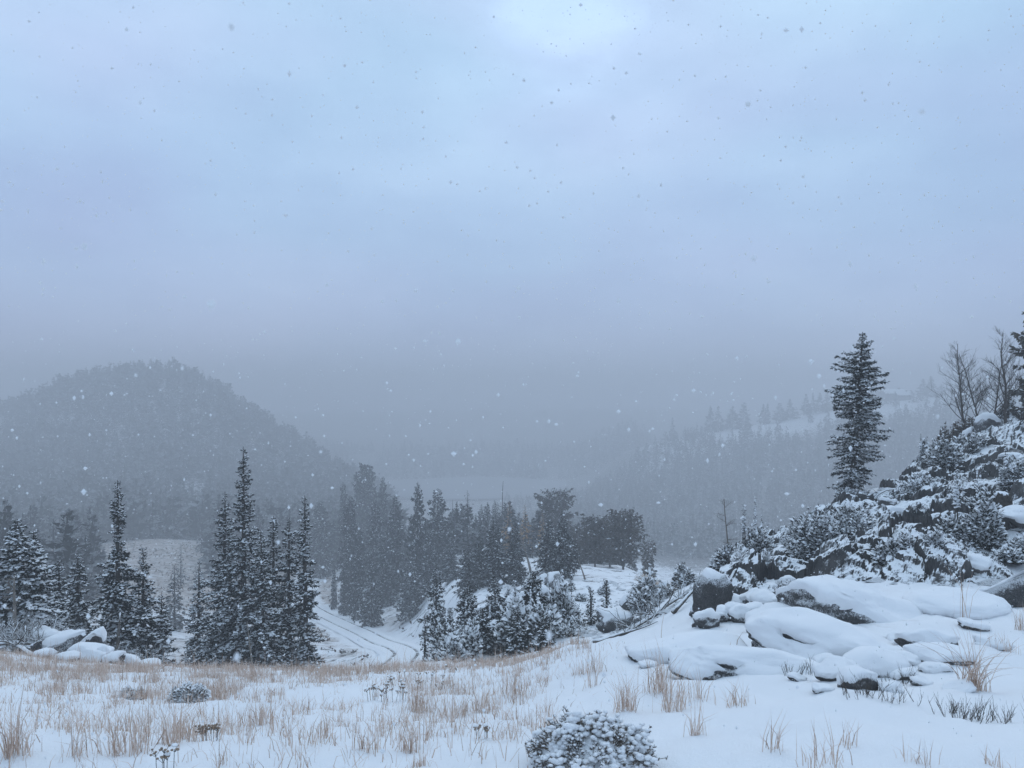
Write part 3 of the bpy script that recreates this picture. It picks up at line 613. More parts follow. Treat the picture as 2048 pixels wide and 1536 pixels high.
# ---- the lone spruce on the right slope
spruce(1702, 664, 21, 50, 'lone tall spruce standing on the right slope against the mist', lambda w: [(0, .6 * w), (.08, .72 * w), (.2, .7 * w), (.28, .9 * w), (.36, .8 * w), (.42, 1.05 * w), (.50, .75 * w), (.57, 1.05 * w), (.66, 1.1 * w), (.72, .85 * w), (.8, .75 * w), (.86, .45 * w), (.93, .26 * w), (.97, .1 * w), (1, .03)], 150, nb=420, tw=.115, sp=.036, snow=.75, leanpx=24, slope=(-.22, .5), gap=.15, padk=1.2, cr=.7, whorl=22, clumpy=.66)
spruce(2066, 622, 24, 50, 'dark pine cut off by the right edge of the photo above the bare trees', lambda w: [(0, .3), (.2, .8 * w), (.35, w), (.45, .6 * w), (.6, .8 * w), (.8, .55 * w), (.93, .35 * w), (1, .1)], 160, name='pine_tree', nb=90, tw=.22, sp=.07, snow=.12, slope=(-.1, .8), mats=('pine', 'bark'), gap=.3, cr=1.2)

# ------------------------------------------------------------------ boulders
def boulder(px, py, wpx, hpx, label, d=None, seed=0, depth=.9, cuts=7, snow=.06, thr=.45, rough=.06, sub=4, rz=0., tilt=0., name='boulder', group=None, cat='boulder', sink=.3, flat=1.0, pit=.42, lean=0.):
    g = np.random.default_rng(500 + seed)
    front = py > 0
    if front: d = hit(px, py, 3, 60) or d
    py = abs(py)
    Wd = wpx / F * d; yc = d + Wd / 2 * depth * (.8 if front else .3); x, y = (px - 1024) / F * d, yc; z = H1(x, y)
    Ht = EYE - (py - hpx - HY) / F * yc - z - snow * .7 if py > 0 else hpx / F * d
    Ht = max(Ht, .13 * Wd)
    if front: Ht = min(Ht, 1.6 * hpx / F * d)
    sub = min(sub, 4 if wpx > 150 else 3)
    V, Fc = ICO[sub]; V = V.copy()
    V = np.sign(V) * np.abs(V) ** flat; V = V / np.abs(V).max(0)
    for _ in range(cuts):
        n_ = unit(g.normal(0, 1, 3) * np.array([1, 1, .8])); c0 = g.uniform(.55, .85)
        ex = V @ n_ - c0; V = V - np.maximum(ex, 0)[:, None] * n_ * .92
    V = V + (rough * fbm(V, 1.6, 4, .5, seed * 3.1))[:, None] * unit(V) * 1.6
    V = (V - (V.max(0) + V.min(0)) / 2) / ((V.max(0) - V.min(0)) / 2)
    V = V * np.array([Wd / 2, Wd / 2 * depth, Ht / 2 * (1 + sink)])
    ca, sa = math.cos(tilt), math.sin(tilt)
    V = np.stack([V[:, 0] * ca + V[:, 2] * sa, V[:, 1], -V[:, 0] * sa + V[:, 2] * ca], -1)
    V[:, 2] -= V[:, 1] * lean
    V[:, 2] += Ht - V[:, 2].max()
    ca, sa = math.cos(rz), math.sin(rz); V = np.stack([V[:, 0] * ca - V[:, 1] * sa, V[:, 0] * sa + V[:, 1] * ca, V[:, 2]], -1)
    fn = np.cross(V[Fc[:, 1]] - V[Fc[:, 0]], V[Fc[:, 2]] - V[Fc[:, 0]])
    vn = np.zeros_like(V)
    for k in range(3): np.add.at(vn, Fc[:, k], fn)
    vn = unit(vn)
    sm = vn.copy()
    e = np.concatenate([Fc[:, [0, 1]], Fc[:, [1, 2]], Fc[:, [2, 0]]])
    for _ in range(4):
        acc = sm.copy(); np.add.at(acc, e[:, 0], sm[e[:, 1]]); sm = unit(acc)
    o = link(name, mesh(name, V, [Fc], [M['rock']], None, True), None, (x, y, z), 0)
    tag(o, label, cat, group)
    if snow > 0:
        snow = min(snow, .085 * Wd + .008)
        nzv = sm[:, 2] + pit * fbm(V + np.array([x, y, z]), 2.2 / max(Wd, .3), 3) + .10 * noise(V + x, 9.)
        cov = sstep(thr - .10, thr + .12, nzv)
        off = snow * cov ** .6 * (1 + .25 * noise(V + y, 4.)) - .012 * (1 - cov)
        Vs = V + (unit(sm + np.array([0, 0, 1.4]) * cov[:, None])) * off[:, None]
        keep = cov[Fc].max(1) > 0
        used = np.unique(Fc[keep]); mp_ = np.full(len(V), -1); mp_[used] = np.arange(len(used))
        link('snow_cap', mesh('snow_cap', Vs[used], [mp_[Fc[keep]]], [M['snow']], None, True), o)
    return o
SB = 'snow-blanketed slabs beside the meadow'
B = boulder
B(1738, 1245, 300, 92, 'large flat-topped slab under smooth snow, top of the pile', 9.6, 1, .75, 8, .065, .45, .06, 4, group=SB, sink=.72, flat=.7, tilt=-.04)
B(1705, 1318, 330, 84, 'broad sloping slab under smooth snow just below the flat-topped slab', 8.35, 2, .8, 8, .055, .3, .06, 4, group=SB, sink=.72, flat=.75, tilt=.05)
B(1570, 1262, 130, 50, 'snowy slab end jutting left over a dark hollow', 9.1, 3, .9, 9, .05, .55, .06, 4, group=SB, sink=.72, tilt=-.1)
B(1955, 1236, 190, 50, 'low snow hump between the flat-topped slab and the dark boulder', 10.4, 4, .9, 3, .08, -.1, .04, 4, group=SB, sink=.72)
B(2044, 1212, 320, 108, 'big dark bare-faced boulder at the right edge, snow only on top', 11.6, 5, .55, 3, .03, .82, .10, 4, tilt=-.24, flat=.3, pit=.10, sink=.6, lean=1.0)
B(1385, 1330, 240, 40, 'long low slab under snow at the left of the rock pile', 8.1, 6, .6, 8, .06, .12, .04, 4, group=SB, sink=.72, flat=.8)
B(1510, 1352, 310, 40, 'longest low slab with a shaded front, lying nearest the grass tufts', 7.1, 7, .45, 8, .045, .45, .06, 4, group=SB, sink=.72, flat=.75, tilt=.05)
B(1578, 1312, 120, 50, 'rounded grey rock only thinly dusted with snow', 7.7, 8, .8, 6, .03, .72, .05, 4, group=SB, sink=.72)
B(1765, 1352, 140, 52, 'humped snowy rock with a dark pocket on its front', 7.4, 10, .8, 9, .045, .55, .07, 4, group=SB, sink=.72)
B(1690, 1362, 95, 44, 'grey-faced small rock in the crack right of the longest slab', 7.0, 11, .8, 9, .045, .55, .07, 4, group=SB, sink=.72)
B(1725, 1378, 76, 46, 'rounded snow-capped rock above the dark twigs', 6.75, 12, .8, 9, .05, .42, .06, 4, group=SB, sink=.72)
B(1880, 1300, 120, 44, 'snowy rock right of the broad sloping slab', 8.3, 13, .8, 8, .05, .4, .06, 4, group=SB, sink=.72)
B(1905, 1330, 130, 36, 'flat snowy rock in front of the arching grass', 7.6, 14, .8, 8, .05, .3, .06, 3, group=SB, sink=.72)
SMALL = [(1802, 1290, 50, 24, 8.6), (1845, 1288, 46, 26, 8.6), (1850, 1310, 60, 24, 8.0), (1830, 1330, 70, 24, 7.6), (1792, 1318, 60, 26, 7.9), (1655, 1330, 44, 22, 7.3), (1880, 1345, 60, 22, 7.3), (1960, 1262, 60, 22, 9.3), (1440, 1290, 40, 14, 8.6), (1790, 1385, 50, 26, 6.6), (1650, 1385, 44, 20, 6.6), (1300, 1335, 40, 14, 7.4), (1930, 1385, 60, 24, 6.6), (2000, 1300, 70, 26, 8.3), (1675, 1345, 40, 24, 7), (1742, 1300, 44, 22, 8), (1770, 1308, 36, 20, 8), (1815, 1360, 54, 26, 7), (1850, 1372, 40, 20, 7), (1700, 1338, 40, 20, 7), (1900, 1318, 50, 24, 8), (1870, 1292, 40, 22, 8), (1600, 1362, 40, 18, 7), (1545, 1285, 44, 24, 9)]
for k_, (px, py, w, hh_, d) in enumerate(sorted(SMALL)):
    B(px, py, w, hh_, ORD[k_] + ' small snow-capped stone from the left among the snowy slabs', d, 20 + k_, (.9), 8, .038, .2 + .4 * ((k_ * 7) % 5) / 4, .08, 3, tilt=.3 * math.sin(k_ * 2.3), group='small capped stones in the pile', sink=1.0)
# right slope rocks
B(1438, 1228, 84, 92, 'tall dark square-faced rock with a snow cap, at the foot of the shrubs', 14.2, 40, .8, 11, .035, .78, .12, 4, flat=.62, sink=.3, rz=.35, pit=.25, tilt=.13)
B(1232, 1262, 76, 44, 'low dark broken rock at the edge of the snowy shelf', 16.5, 43, .8, 10, .05, .65, .1, 3, flat=.6)
B(1262, 1222, 44, 34, 'snow-topped pointed stone behind the low dark broken rock', 18, 44, .8, 8, .05, .4, .1, 3)
B(1795, 1046, 60, 34, 'dark rock poking out of the open snow under the lone spruce', 16.4, 47, .8, 9, .05, .7, .09, 3)
B(1780, 1020, 36, 26, 'small dark rock just above the one under the lone spruce', 17.5, 48, .8, 9, .04, .65, .09, 3)
B(1850, 1130, 70, 50, 'dark cracked rock below the shrubs on the open slope', 13.2, 49, .8, 9, .05, .6, .09, 3)
B(1905, 1100, 46, 34, 'dark stone beside the cracked rock on the slope', 13.8, 50, .8, 9, .05, .6, .09, 3)
B(1880, 955, 40, 22, 'dark rock on the skyline bank right of the lone spruce', 21.5, 52, .8, 8, .04, .7, .08, 3)
B(1948, 846, 34, 22, 'leftmost dark snow-topped boulder on the crest under the bare trees', 25.5, 53, .8, 8, .05, .55, .08, 3)
B(1986, 846, 52, 26, 'middle dark snow-topped boulder on the crest under the bare trees', 25, 54, .8, 8, .05, .55, .08, 3)
B(2036, 842, 50, 28, 'crest boulder at the right edge under the cut-off pine', 25, 55, .8, 8, .05, .5, .08, 3)
B(2046, 1078, 70, 66, 'angular pale snow-covered block at the right edge of the slope', 13.6, 56, .8, 8, .05, .0, .05, 4, flat=.55, sink=.1)
B(2035, 935, 60, 30, 'dark ledge in the snow near the right edge, under the crest', 20, 57, .8, 9, .04, .65, .1, 3)
B(1960, 1150, 70, 40, 'snowy rock just left above the big dark boulder', 12.6, 58, .8, 8, .05, .3, .08, 3)
B(1660, 1180, 60, 30, 'dark-sided stone between shrub mat and flat-topped slab', 12.2, 59, .8, 8, .05, .45, .08, 3)
g = np.random.default_rng(77)
for row, dy, cnt in (('top', -52, 10), ('middle', -26, 12), ('bottom', 2, 12)):
    for k_, px in enumerate(np.linspace(1408, 1585, cnt)):
        px = px + g.uniform(-6, 6); py = 1252 - (px - 1405) * .1 + dy + g.uniform(-10, 8)
        w = g.uniform(28, 62) * (.75 if row == 'top' else 1)
        B(px, py, w, w * g.uniform(.5, .75), f'{ORD[k_]} snow-capped stone from the left in the {row} row of the tumbled rocks', 13, 100 + k_ + 13 * len(row), .9, 9, .05, g.uniform(.35, .6), .09, 3, rz=g.uniform(0, 3), tilt=g.uniform(-.35, .35), group='tumbled stones below the square-faced rock')
# rocks by the left trees
LR = 'snowy rocks before the left spruces'
B(128, -1306, 104, 46, 'tilted slab with a dark underside resting in the left rock heap', 13.6, 70, .6, 11, .05, .45, .05, 4, tilt=-.42, group=LR, flat=.6, sink=.1)
B(184, -1300, 54, 46, 'upright snowy block right of the tilted slab', 13.2, 71, .7, 12, .04, .2, .05, 4, tilt=.25, group=LR, flat=.6, sink=.2)
B(172, -1316, 92, 26, 'low snow-covered slab under the upright block', 12.6, 72, .7, 11, .05, .25, .06, 4, group=LR, flat=.6)
B(92, -1298, 66, 44, 'snowy rock behind the tilted slab under the dead branches', 14.6, 73, .7, 11, .05, .4, .06, 3, tilt=-.5, group=LR, flat=.6)
B(222, -1326, 44, 24, 'small snowy stone at the right end of the left rock heap', 12.2, 74, .8, 11, .04, .3, .08, 3, group=LR)
B(255, -1336, 44, 30, 'white stone at the foot of the long-spired spruce', 12.6, 75, .8, 11, .04, .25, .08, 3, tilt=.4, group=LR)
B(85, -1316, 44, 18, 'flat snowy stone at the left end of the rock heap', 12.6, 76, .8, 11, .04, .3, .08, 3, group=LR)
B(130, -1322, 50, 18, 'snowy stone half buried in grass below the tilted slab', 12.0, 77, .8, 11, .04, .3, .08, 3, group=LR)
B(295, -1338, 54, 16, 'flat white stone before the bushy low spruce', 12.8, 78, .8, 11, .04, .25, .08, 3, group=LR)
B(205, -1312, 40, 22, 'wedged snowy stone between the upright block and the small end stone', 12.6, 79, .8, 11, .04, .3, .08, 3, tilt=-.3, group=LR)
# gully rocks
g = np.random.default_rng(78)
for k_, px in enumerate(np.sort(g.uniform(865, 1130, 26))):
    d = g.uniform(20, 38); w = g.uniform(.5, 1.3) * F / d
    B(px, 0, w, w * g.uniform(.5, .8), ORD[k_] + ' dark snow-topped rock from the left in the spruce gully', d, 150 + k_, .9, 9, .05, g.uniform(.62, .78), .09, 3, rz=g.uniform(0, 3), tilt=g.uniform(-.35, .35), group='rocks in the gully')

# loose stones on the slope and the shelf
g = np.random.default_rng(79); mb = MB()
px = g.uniform(1120, 2200, 4200); d = np.exp(g.uniform(math.log(11.5), math.log(42), 4200)); x, y = at(px, d)
okk = ((px > 1400) & (d < 26)) | ((px < 1420) & (d > 14)); okk &= noise(np.stack([x, y, x * 0], -1), .5, 4.) > -.15
x, y = x[okk], y[okk]; sz = g.lognormal(-2.9, .5, len(x)) * np.where(y > 20, 1.3, 1); z = h(x, y)
blobs(mb, np.stack([x, y, z], -1), np.stack([sz * g.uniform(.8, 1.7, len(x)), sz, sz * .55], -1), 'o', .3, g)
tag(link('rubble', mb.mesh('rubble', [M['rock']])), 'loose dark stones showing through the snow of the slope', 'rubble', kind='stuff')

# ------------------------------------------------------------------ shrubs
def shrub_meshes(w, dp, ht, n, g, tw=.11, snow=.6, mat='spruce', blob=.035, leaders=0, twiggy=False, padk=1.0):
    cb, sb, st = MB(), MB(), MB(); tw *= .48; n = int(n * 3.0); padk *= 1.9; snow = min(.9, snow * 1.25)
    az = g.uniform(0, 2 * np.pi, n); el = np.arcsin(g.uniform(-.05, 1, n)); rad = g.uniform(.55, 1.03, n) ** .6
    lump = 1 + .30 * noise(np.stack([np.cos(az) * 1.7, np.sin(az) * 1.7, el * 2], -1), 1.3, w * 7) + .22 * noise(np.stack([np.cos(az) * 1.7, np.sin(az) * 1.7, el * 2], -1), 3.1, w * 5)
    U = np.stack([np.cos(el) * np.cos(az), np.cos(el) * np.sin(az), np.sin(el)], -1)
    nlb = int(g.integers(4, 8)); lo = g.integers(0, nlb, n); la = g.uniform(0, 6.283, nlb); lr = np.sqrt(g.uniform(0, 1, nlb)) * .62; ls = g.uniform(.32, .6, nlb); lh = g.uniform(.45, 1.05, nlb)
    P = U * np.array([w / 2, dp / 2, ht]) * np.stack([ls, ls, lh], -1)[lo] * (rad * lump)[:, None] + np.stack([np.cos(la) * lr * w / 2, np.sin(la) * lr * dp / 2, 0 * la], -1)[lo]
    P[:, 2] = np.maximum(P[:, 2], .02)
    D = unit(U * np.array([1, 1, .7]) + np.array([0, 0, .35]) + g.normal(0, .35, (n, 3)))
    L = tw * g.uniform(.6, 1.4, n)
    for k in range(3):
        sprays(cb, P - D * (L * .3)[:, None], unit(D + g.normal(0, .6, (n, 3))), L, L * (.3 if not twiggy else .06), unit(g.normal(0, 1, (n, 3))))
    ns = max(4, n // 14); i_ = g.choice(n, ns, replace=False)
    tubes(st, np.tile([0, 0, -.05], (ns, 1)) + P[i_] * np.array([.25, .25, 0]), P[i_], np.full(ns, .012), np.full(ns, .004), 3)
    for k in range(leaders):
        a = g.uniform(0, 2 * np.pi); c0 = np.array([math.cos(a) * w * .3, math.sin(a) * dp * .3, ht * .6]) * g.uniform(.2, 1); Hl = g.uniform(.35, .9) * ht
        m_ = int(Hl / .02); tt = g.uniform(0, 1, m_); aa = g.uniform(0, 6.28, m_)
        Pl = c0 + np.stack([0 * tt, 0 * tt, tt * Hl + ht * .3], -1); Dl = unit(np.stack([np.cos(aa), np.sin(aa), g.uniform(.2, 1, m_)], -1)); Ll = tw * (1.3 - .8 * tt) * g.uniform(.7, 1.3, m_)
        tubes(st, [c0], [c0 + np.array([0, 0, Hl + ht * .3])], [.014], [.003], 4)
        kites(cb, Pl, Dl, Ll, Ll * .32, unit(g.normal(0, 1, (m_, 3))))
        P = np.concatenate([P, Pl]); D = np.concatenate([D, Dl]); L = np.concatenate([L, Ll])
    N_ = len(P); k = (g.random(N_) < snow) & (P[:, 2] > ht * .1 * g.random(N_))
    m_ = k.sum()
    if m_:
        pads(sb, P[k] + np.array([0, 0, 1]) * (L[k] * .15)[:, None], D[k], L[k] * g.uniform(.5, 1., m_) * padk, L[k] * g.uniform(.35, .6, m_) * padk, L[k] * g.uniform(.16, .34, m_) * padk)
    return st.mesh('stems', [M['bark']]), cb.mesh('foliage', [M[mat]]), sb.mesh('snow', [M['snow']], True) if m_ else None
SHM = {}
def shrub(px, py, wpx, hpx, label, d=None, seed=0, n=500, name='shrub', group=None, depth=.9, share=None, **kw):
    d = d or hit(px, py); x, y = at(px, d); z = H1(x, y); g = np.random.default_rng(3000 + seed)
    w = wpx / F * d; ht = hpx / F * d
    e = link(name, None, None, (x, y, z)); tag(e, label, 'shrub', group)
    if share is None: ms = shrub_meshes(w, w * depth, ht, n, g, **kw)
    else:
        if share not in SHM: SHM[share] = (w, ht, shrub_meshes(w, w * depth, ht, n, g, **kw))
        w0, h0, ms = SHM[share]; e.scale = (w / w0, w / w0, ht / h0); e.rotation_euler.z = seed * 2.1
    for nm, me in zip(('stems', 'foliage', 'snow_cover'), ms):
        if me is not None: link(nm, me, e)['kind'] = 'stuff'
    return e
SS = 'snowed dwarf spruces on the right slope'
S = shrub
S(1640, 1165, 150, 96, 'largest snow-mottled shrub mat in the middle of the right slope', 14.4, 1, 1500, group=SS, tw=.13, snow=.62)
S(1720, 1120, 130, 80, 'snow-mottled shrub spreading right of the largest mat', 15.0, 2, 1200, group=SS, tw=.13, snow=.6)
S(1590, 1100, 90, 40, 'low snowy shrub on the skyline left of the largest mat', 16.4, 3, 600, group=SS, tw=.12, snow=.6)
S(1660, 1062, 110, 34, 'flat snowy shrub creeping up the skyline towards the lone spruce', 18, 4, 700, group=SS, tw=.13, snow=.6)
S(1515, 1115, 100, 74, 'shrub with several upright snowy shoots standing against the grey valley', 16.0, 5, 900, group=SS, tw=.12, snow=.5, leaders=7)
S(1460, 1130, 90, 44, 'low ragged shrub above the square-faced rock', 15.8, 6, 600, group=SS, tw=.12, snow=.5, leaders=1)
S(1510, 1182, 110, 56, 'grey twiggy shrub between the square-faced rock and the largest mat', 14.4, 7, 900, group=SS, tw=.12, snow=.35, mat='brush', twiggy=True)
S(1300, 1222, 120, 70, 'dark rounded snowy shrub on the shelf edge', 19, 8, 1100, group=SS, tw=.15, snow=.5)
S(1365, 1195, 70, 50, 'snowy shrub just left behind the square-faced rock', 17.5, 9, 500, group=SS, tw=.14, snow=.5)
S(1790, 1155, 90, 60, 'snowy shrub at the lower right of the shrub mats', 12.6, 10, 700, group=SS, tw=.12, snow=.6)
S(1870, 1165, 100, 66, 'snowy shrub above the flat-topped slab, right of the cracked rock', 12.4, 11, 800, group=SS, tw=.12, snow=.6)
S(1940, 1105, 130, 110, 'dark dense dwarf spruce on the open slope below the stump', 13.6, 12, 1400, group=SS, tw=.13, snow=.45, leaders=3)
S(1935, 1030, 80, 64, 'pointed dwarf spruce just left of the stump', 15.6, 13, 700, group=SS, tw=.13, snow=.5, leaders=3)
S(2030, 985, 90, 70, 'snowy dwarf spruce behind the stump at the right edge', 17, 14, 800, group=SS, tw=.13, snow=.5, leaders=2)
S(1835, 1000, 120, 50, 'frosted low shrub on the bank right of the lone spruce foot', 19, 15, 800, group=SS, tw=.14, snow=.5)
S(1890, 925, 110, 60, 'dark snowy shrub on the skyline bank under the bare trees', 22.5, 16, 1000, group=SS, tw=.17, snow=.45, leaders=1)
S(1935, 890, 100, 44, 'frosted shrub between skyline bank and crest boulders', 23.5, 17, 800, group=SS, tw=.16, snow=.45)
S(1850, 900, 36, 50, 'small upright snowy spruce at the left end of the skyline bank', 24, 18, 350, group=SS, tw=.16, snow=.45, leaders=3)
S(1720, 1000, 110, 28, 'snowy scrub around the foot of the lone spruce', 20.5, 19, 600, group=SS, tw=.14, snow=.55)
S(1935, 846, 90, 58, 'dense brown leafless bush at the foot of the bare trees', 26.5, 20, 1300, mat='brush', tw=.2, snow=.06, group='brown bushes under the bare trees')
S(1905, 838, 60, 46, 'smaller brown bush at the left end under the bare trees', 26.8, 21, 700, mat='brush', tw=.2, snow=.06, group='brown bushes under the bare trees')
S(2032, 800, 70, 60, 'dark green bush at the right edge behind the crest boulders', 27, 22, 800, mat='pine', tw=.2, snow=.1)
S(2040, 1120, 120, 44, 'snowy brush growing on top of the big dark boulder', 12.8, 23, 900, group=SS, tw=.11, snow=.55)
S(1440, 1262, 70, 26, 'thin tan brush below the tumbled stones', 12.4, 24, 400, mat='brush', tw=.12, snow=.5, twiggy=True)
S(1580, 1200, 60, 30, 'little dark shrub at the upper left corner of the flat-topped slab', 12.2, 25, 300, group=SS, tw=.11, snow=.5)
S(1345, 1128, 100, 40, 'tan willow brush behind the shelf, against the grey valley', 46, 26, 700, mat='larch', tw=.3, snow=.03, group='tan willow brush', twiggy=True)
S(1290, 1142, 70, 26, 'orange willow brush at the right end of the shelf pines', 44, 27, 400, mat='larch', tw=.28, snow=.05, group='tan willow brush', twiggy=True)
S(262, 1400, 64, 24, 'flattened snowy shrub in the left meadow grass', None, 30, 420, tw=.05, snow=.75, mat='juniper', padk=.95, group='snowy cushions in the left meadow')
S(378, 1402, 84, 36, 'taller snow-capped cushion shrub in the left meadow grass', None, 31, 640, tw=.05, snow=.85, mat='juniper', padk=1.05, group='snowy cushions in the left meadow')

g = np.random.default_rng(88)
for k_, px in enumerate(np.sort(g.uniform(885, 1140, 24))):
    d = g.uniform(18, 36) if px < 1080 else g.uniform(20, 30)
    w = g.uniform(.9, 2.2) * F / d
    S(px, 0, w, w * g.uniform(.4, .75), ORD[k_] + ' snow-mottled low shrub from the left among the gully rocks', d, 200 + k_, 260, group='snowed shrubs in the gully', tw=.2, snow=.4, leaders=k_ % 3, share=('gully', k_ % 7))
for k_, px in enumerate(np.sort(g.uniform(1130, 1400, 9))):
    d = g.uniform(19, 34); w = g.uniform(.5, 1.2) * F / d
    S(px, 0, w, w * g.uniform(.4, .6), ORD[k_] + ' small snowy shrub from the left on the open shelf', d, 240 + k_, 120, group='small shrubs on the snowy shelf', tw=.17, snow=.4, share=('shelf', k_ % 3))
# the near cushion shrub: every sprig carries its own lump of snow
def cushion(px, py, wpx, hpx, label, n, seed):
    d = hit(px, py); x, y = at(px, d); z = H1(x, y); g = np.random.default_rng(seed); w = wpx / F * d; ht = hpx / F * d
    cb, sb = MB(), MB()
    az = g.uniform(0, 6.283, n); el = np.arcsin(g.uniform(0, 1, n)); rad = g.uniform(.62, 1.0, n) ** .5
    lump = 1 + .34 * noise(np.stack([np.cos(az) * 2, np.sin(az) * 2, el * 2.2], -1), 1.5, 5.) + .14 * noise(np.stack([np.cos(az) * 2, np.sin(az) * 2, el * 2.2], -1), 4., 5.)
    U = np.stack([np.cos(el) * np.cos(az), np.cos(el) * np.sin(az), np.sin(el)], -1)
    P = U * np.array([w / 2, w * .46, ht]) * (rad * lump)[:, None]
    for i_ in range(n):
        m_ = 10; dirs = unit(U[i_] * .8 + np.array([0, 0, .4]) + g.normal(0, .75, (m_, 3)))
        Lk = g.uniform(.009, .019, m_)
        kites(cb, np.repeat(P[i_][None], m_, 0) - dirs * .003, dirs, Lk, Lk * .32, unit(g.normal(0, 1, (m_, 3))))
    tubes(cb, P * np.array([.5, .5, .3]), P, np.full(n, .0022), np.full(n, .0016), 3)
    k = g.random(n) < np.clip(.8 + .6 * noise(P, 7., 3.), .25, 1); m_ = k.sum(); s_ = g.uniform(.0055, .0125, m_) * (1 + .75 * np.clip(noise(P[k], 9.) * 2, -.6, 1))
    off = np.stack([g.normal(0, .003, m_), g.normal(0, .003, m_), .004 + s_ * .35], -1)
    blobs(sb, P[k] + off, np.stack([s_ * g.uniform(.9, 1.6, m_), s_ * g.uniform(.9, 1.4, m_), s_ * .75], -1), 0, .2, g)
    V0, F0 = ICO[3]; core = V0 * np.array([w * .43, w * .40, ht * .80]) * (1 + .12 * fbm(V0, 2.5, 3))[:, None]
    sb.add(core, F0)
    e = link('cushion_shrub', None, None, (x, y + w * .2, z)); tag(e, label, 'shrub')
    link('foliage', cb.mesh('foliage', [M['juniper']]), e); link('snow_cover', sb.mesh('snow', [M['snow']], True), e)
cushion(1186, 1552, 262, 84, 'brown dwarf conifer cushion heaped with snow lumps at the bottom of the photo', 2100, 61)

# ------------------------------------------------------------------ bare trees, dead wood, stump
def grow(segs, p, dr, L, r, depth, g, kids=(2, 3), spread=.5, upb=.15, nseg=4):
    pts = [p]
    for k in range(nseg):
        dr = unit(dr + g.normal(0, .10, 3) + np.array([0, 0, upb * .3])); q_ = pts[-1] + dr * L / nseg
        segs.append((pts[-1], q_, r * (1 - .5 * k / nseg), r * (1 - .5 * (k + 1) / nseg))); pts.append(q_)
        if depth > 0 and k >= 1 - (depth < 2):
            for _ in range(g.integers(kids[0], kids[1] + 1)):
                side = unit(np.cross(dr, g.normal(0, 1, 3)))
                grow(segs, q_ - dr * L / nseg * g.random(), unit(dr * (1 - spread) + side * spread + np.array([0, 0, upb])), L * g.uniform(.35, .6), r * .42, depth - 1, g, kids, spread, upb, max(2, nseg - 1))
def seg_mesh(name, segs, mat, k=4):
    mb = MB(); A, B_, ra, rb = zip(*segs); tubes(mb, np.array(A), np.array(B_), np.array(ra), np.array(rb), k); return mb.mesh(name, [M[mat]], True)
def bare_tree(px, ytop, d, label, seed, lean=0., r=.045, mat='twig', group='bare trees on the crest', kids=(1, 2)):
    x, y = at(px, d); z = H1(x, y); Ht = EYE + (HY - ytop) / F * d - z; g = np.random.default_rng(seed)
    tr, br = [], []; p = np.array([0, 0, -.2]); dr = unit(np.array([lean, 0, 1.])); n = 10
    for k in range(n):
        dr = unit(dr + g.normal(0, .05, 3) + np.array([0, 0, .06])); q_ = p + dr * (Ht + .2) / n
        rk = lambda f_: r * (1 - .92 * f_) + .004
        tr.append((p, q_, rk(k / n), rk((k + 1) / n)))
        if k >= 2:
            for _ in range(4):
                a = g.uniform(0, 6.28); s_ = np.array([math.cos(a), math.sin(a), .9])
                grow(br, p + (q_ - p) * g.random(), unit(s_), Ht * .38 * (1.15 - k / n), rk(k / n) * .42, 2, g, kids, .5, .22)
        p = q_
    e = link('bare_tree', None, None, (x, y, z)); tag(e, label, 'tree', group)
    link('trunk', seg_mesh('trunk', tr, mat, 6), e); link('branches', seg_mesh('branches', br, mat, 3), e)
bare_tree(1932, 686, 27, 'leftmost leafless tree on the crest, widest of the left three', 11, -.10)
bare_tree(1958, 700, 27.5, 'second leafless tree from the left on the crest', 12, -.05, .04)
bare_tree(1982, 712, 27, 'short thin leafless tree left of the tallest bare tree', 13, .02, .035)
bare_tree(2008, 664, 26, 'tallest leafless tree on the crest, touching the cut-off pine', 14, .06, .055)
def dead_stem(px, ytop, d, label, lean, seed, r=.03, name='dead_sapling', mat='deadwood', depth=0, group=None, n_side=5):
    x, y = at(px, d); z = H1(x, y); Ht = EYE + (HY - ytop) / F * d - z; g = np.random.default_rng(seed)
    mb = MB(); ts = np.linspace(0, 1, 8); P = np.stack([lean * Ht * ts + .01 * Ht * np.sin(ts * 5), 0 * ts, -.15 + (Ht + .15) * ts], -1); polytube(mb, P, r * (1 - .8 * ts) + .003, 6)
    br = []
    for k in range(n_side):
        f_ = g.uniform(.3, .95); a = g.uniform(0, 6.28); grow(br, P[0] + (P[-1] - P[0]) * f_, unit(np.array([math.cos(a), math.sin(a), g.uniform(-.1, .6)])), Ht * .14, r * .3, depth, g)
    o = link(name, mb.mesh(name, [M[mat]], True), None, (x, y, z)); tag(o, label, 'dead tree', group)
    if br: link('twigs', seg_mesh('twigs', br, mat, 3), o)['kind'] = 'stuff'
DS = 'pale dead stems'
dead_stem(1458, 998, 16, 'thin pale dead sapling standing bare against the grey valley', -.06, 31, .022, 'dead_sapling', 'deadwood', 1, DS, 9)
dead_stem(1062, 1072, 52, 'leaning pale dead trunk among the gully trees, longer of two', -.28, 32, .10, group=DS)
dead_stem(1044, 1050, 60, 'thin dead pole rising behind the leaning trunk', -.05, 33, .07, group=DS)
dead_stem(1172, 1116, 40, 'short leaning broken pole on the snowy shelf', -.35, 34, .06, group=DS, n_side=1)
dead_stem(1000, 962, 98, 'bare dead snag with forked top before the lake', .06, 35, .12, mat='bark', depth=1, group=DS, n_side=7)
dead_stem(906, 1000, 100, 'slim dead pole left of the open-branched larch', 0, 36, .08, mat='bark', group=DS)
dead_stem(27, 1150, 15.5, 'pale dead trunk with broken side branches before the snow-laden spruces', .02, 37, .05, depth=1, group=DS, n_side=8)
dead_stem(508, 1245, 20, 'pale slanting bare stem at the foot of the tallest spruce', -.10, 38, .035, group=DS, n_side=2)
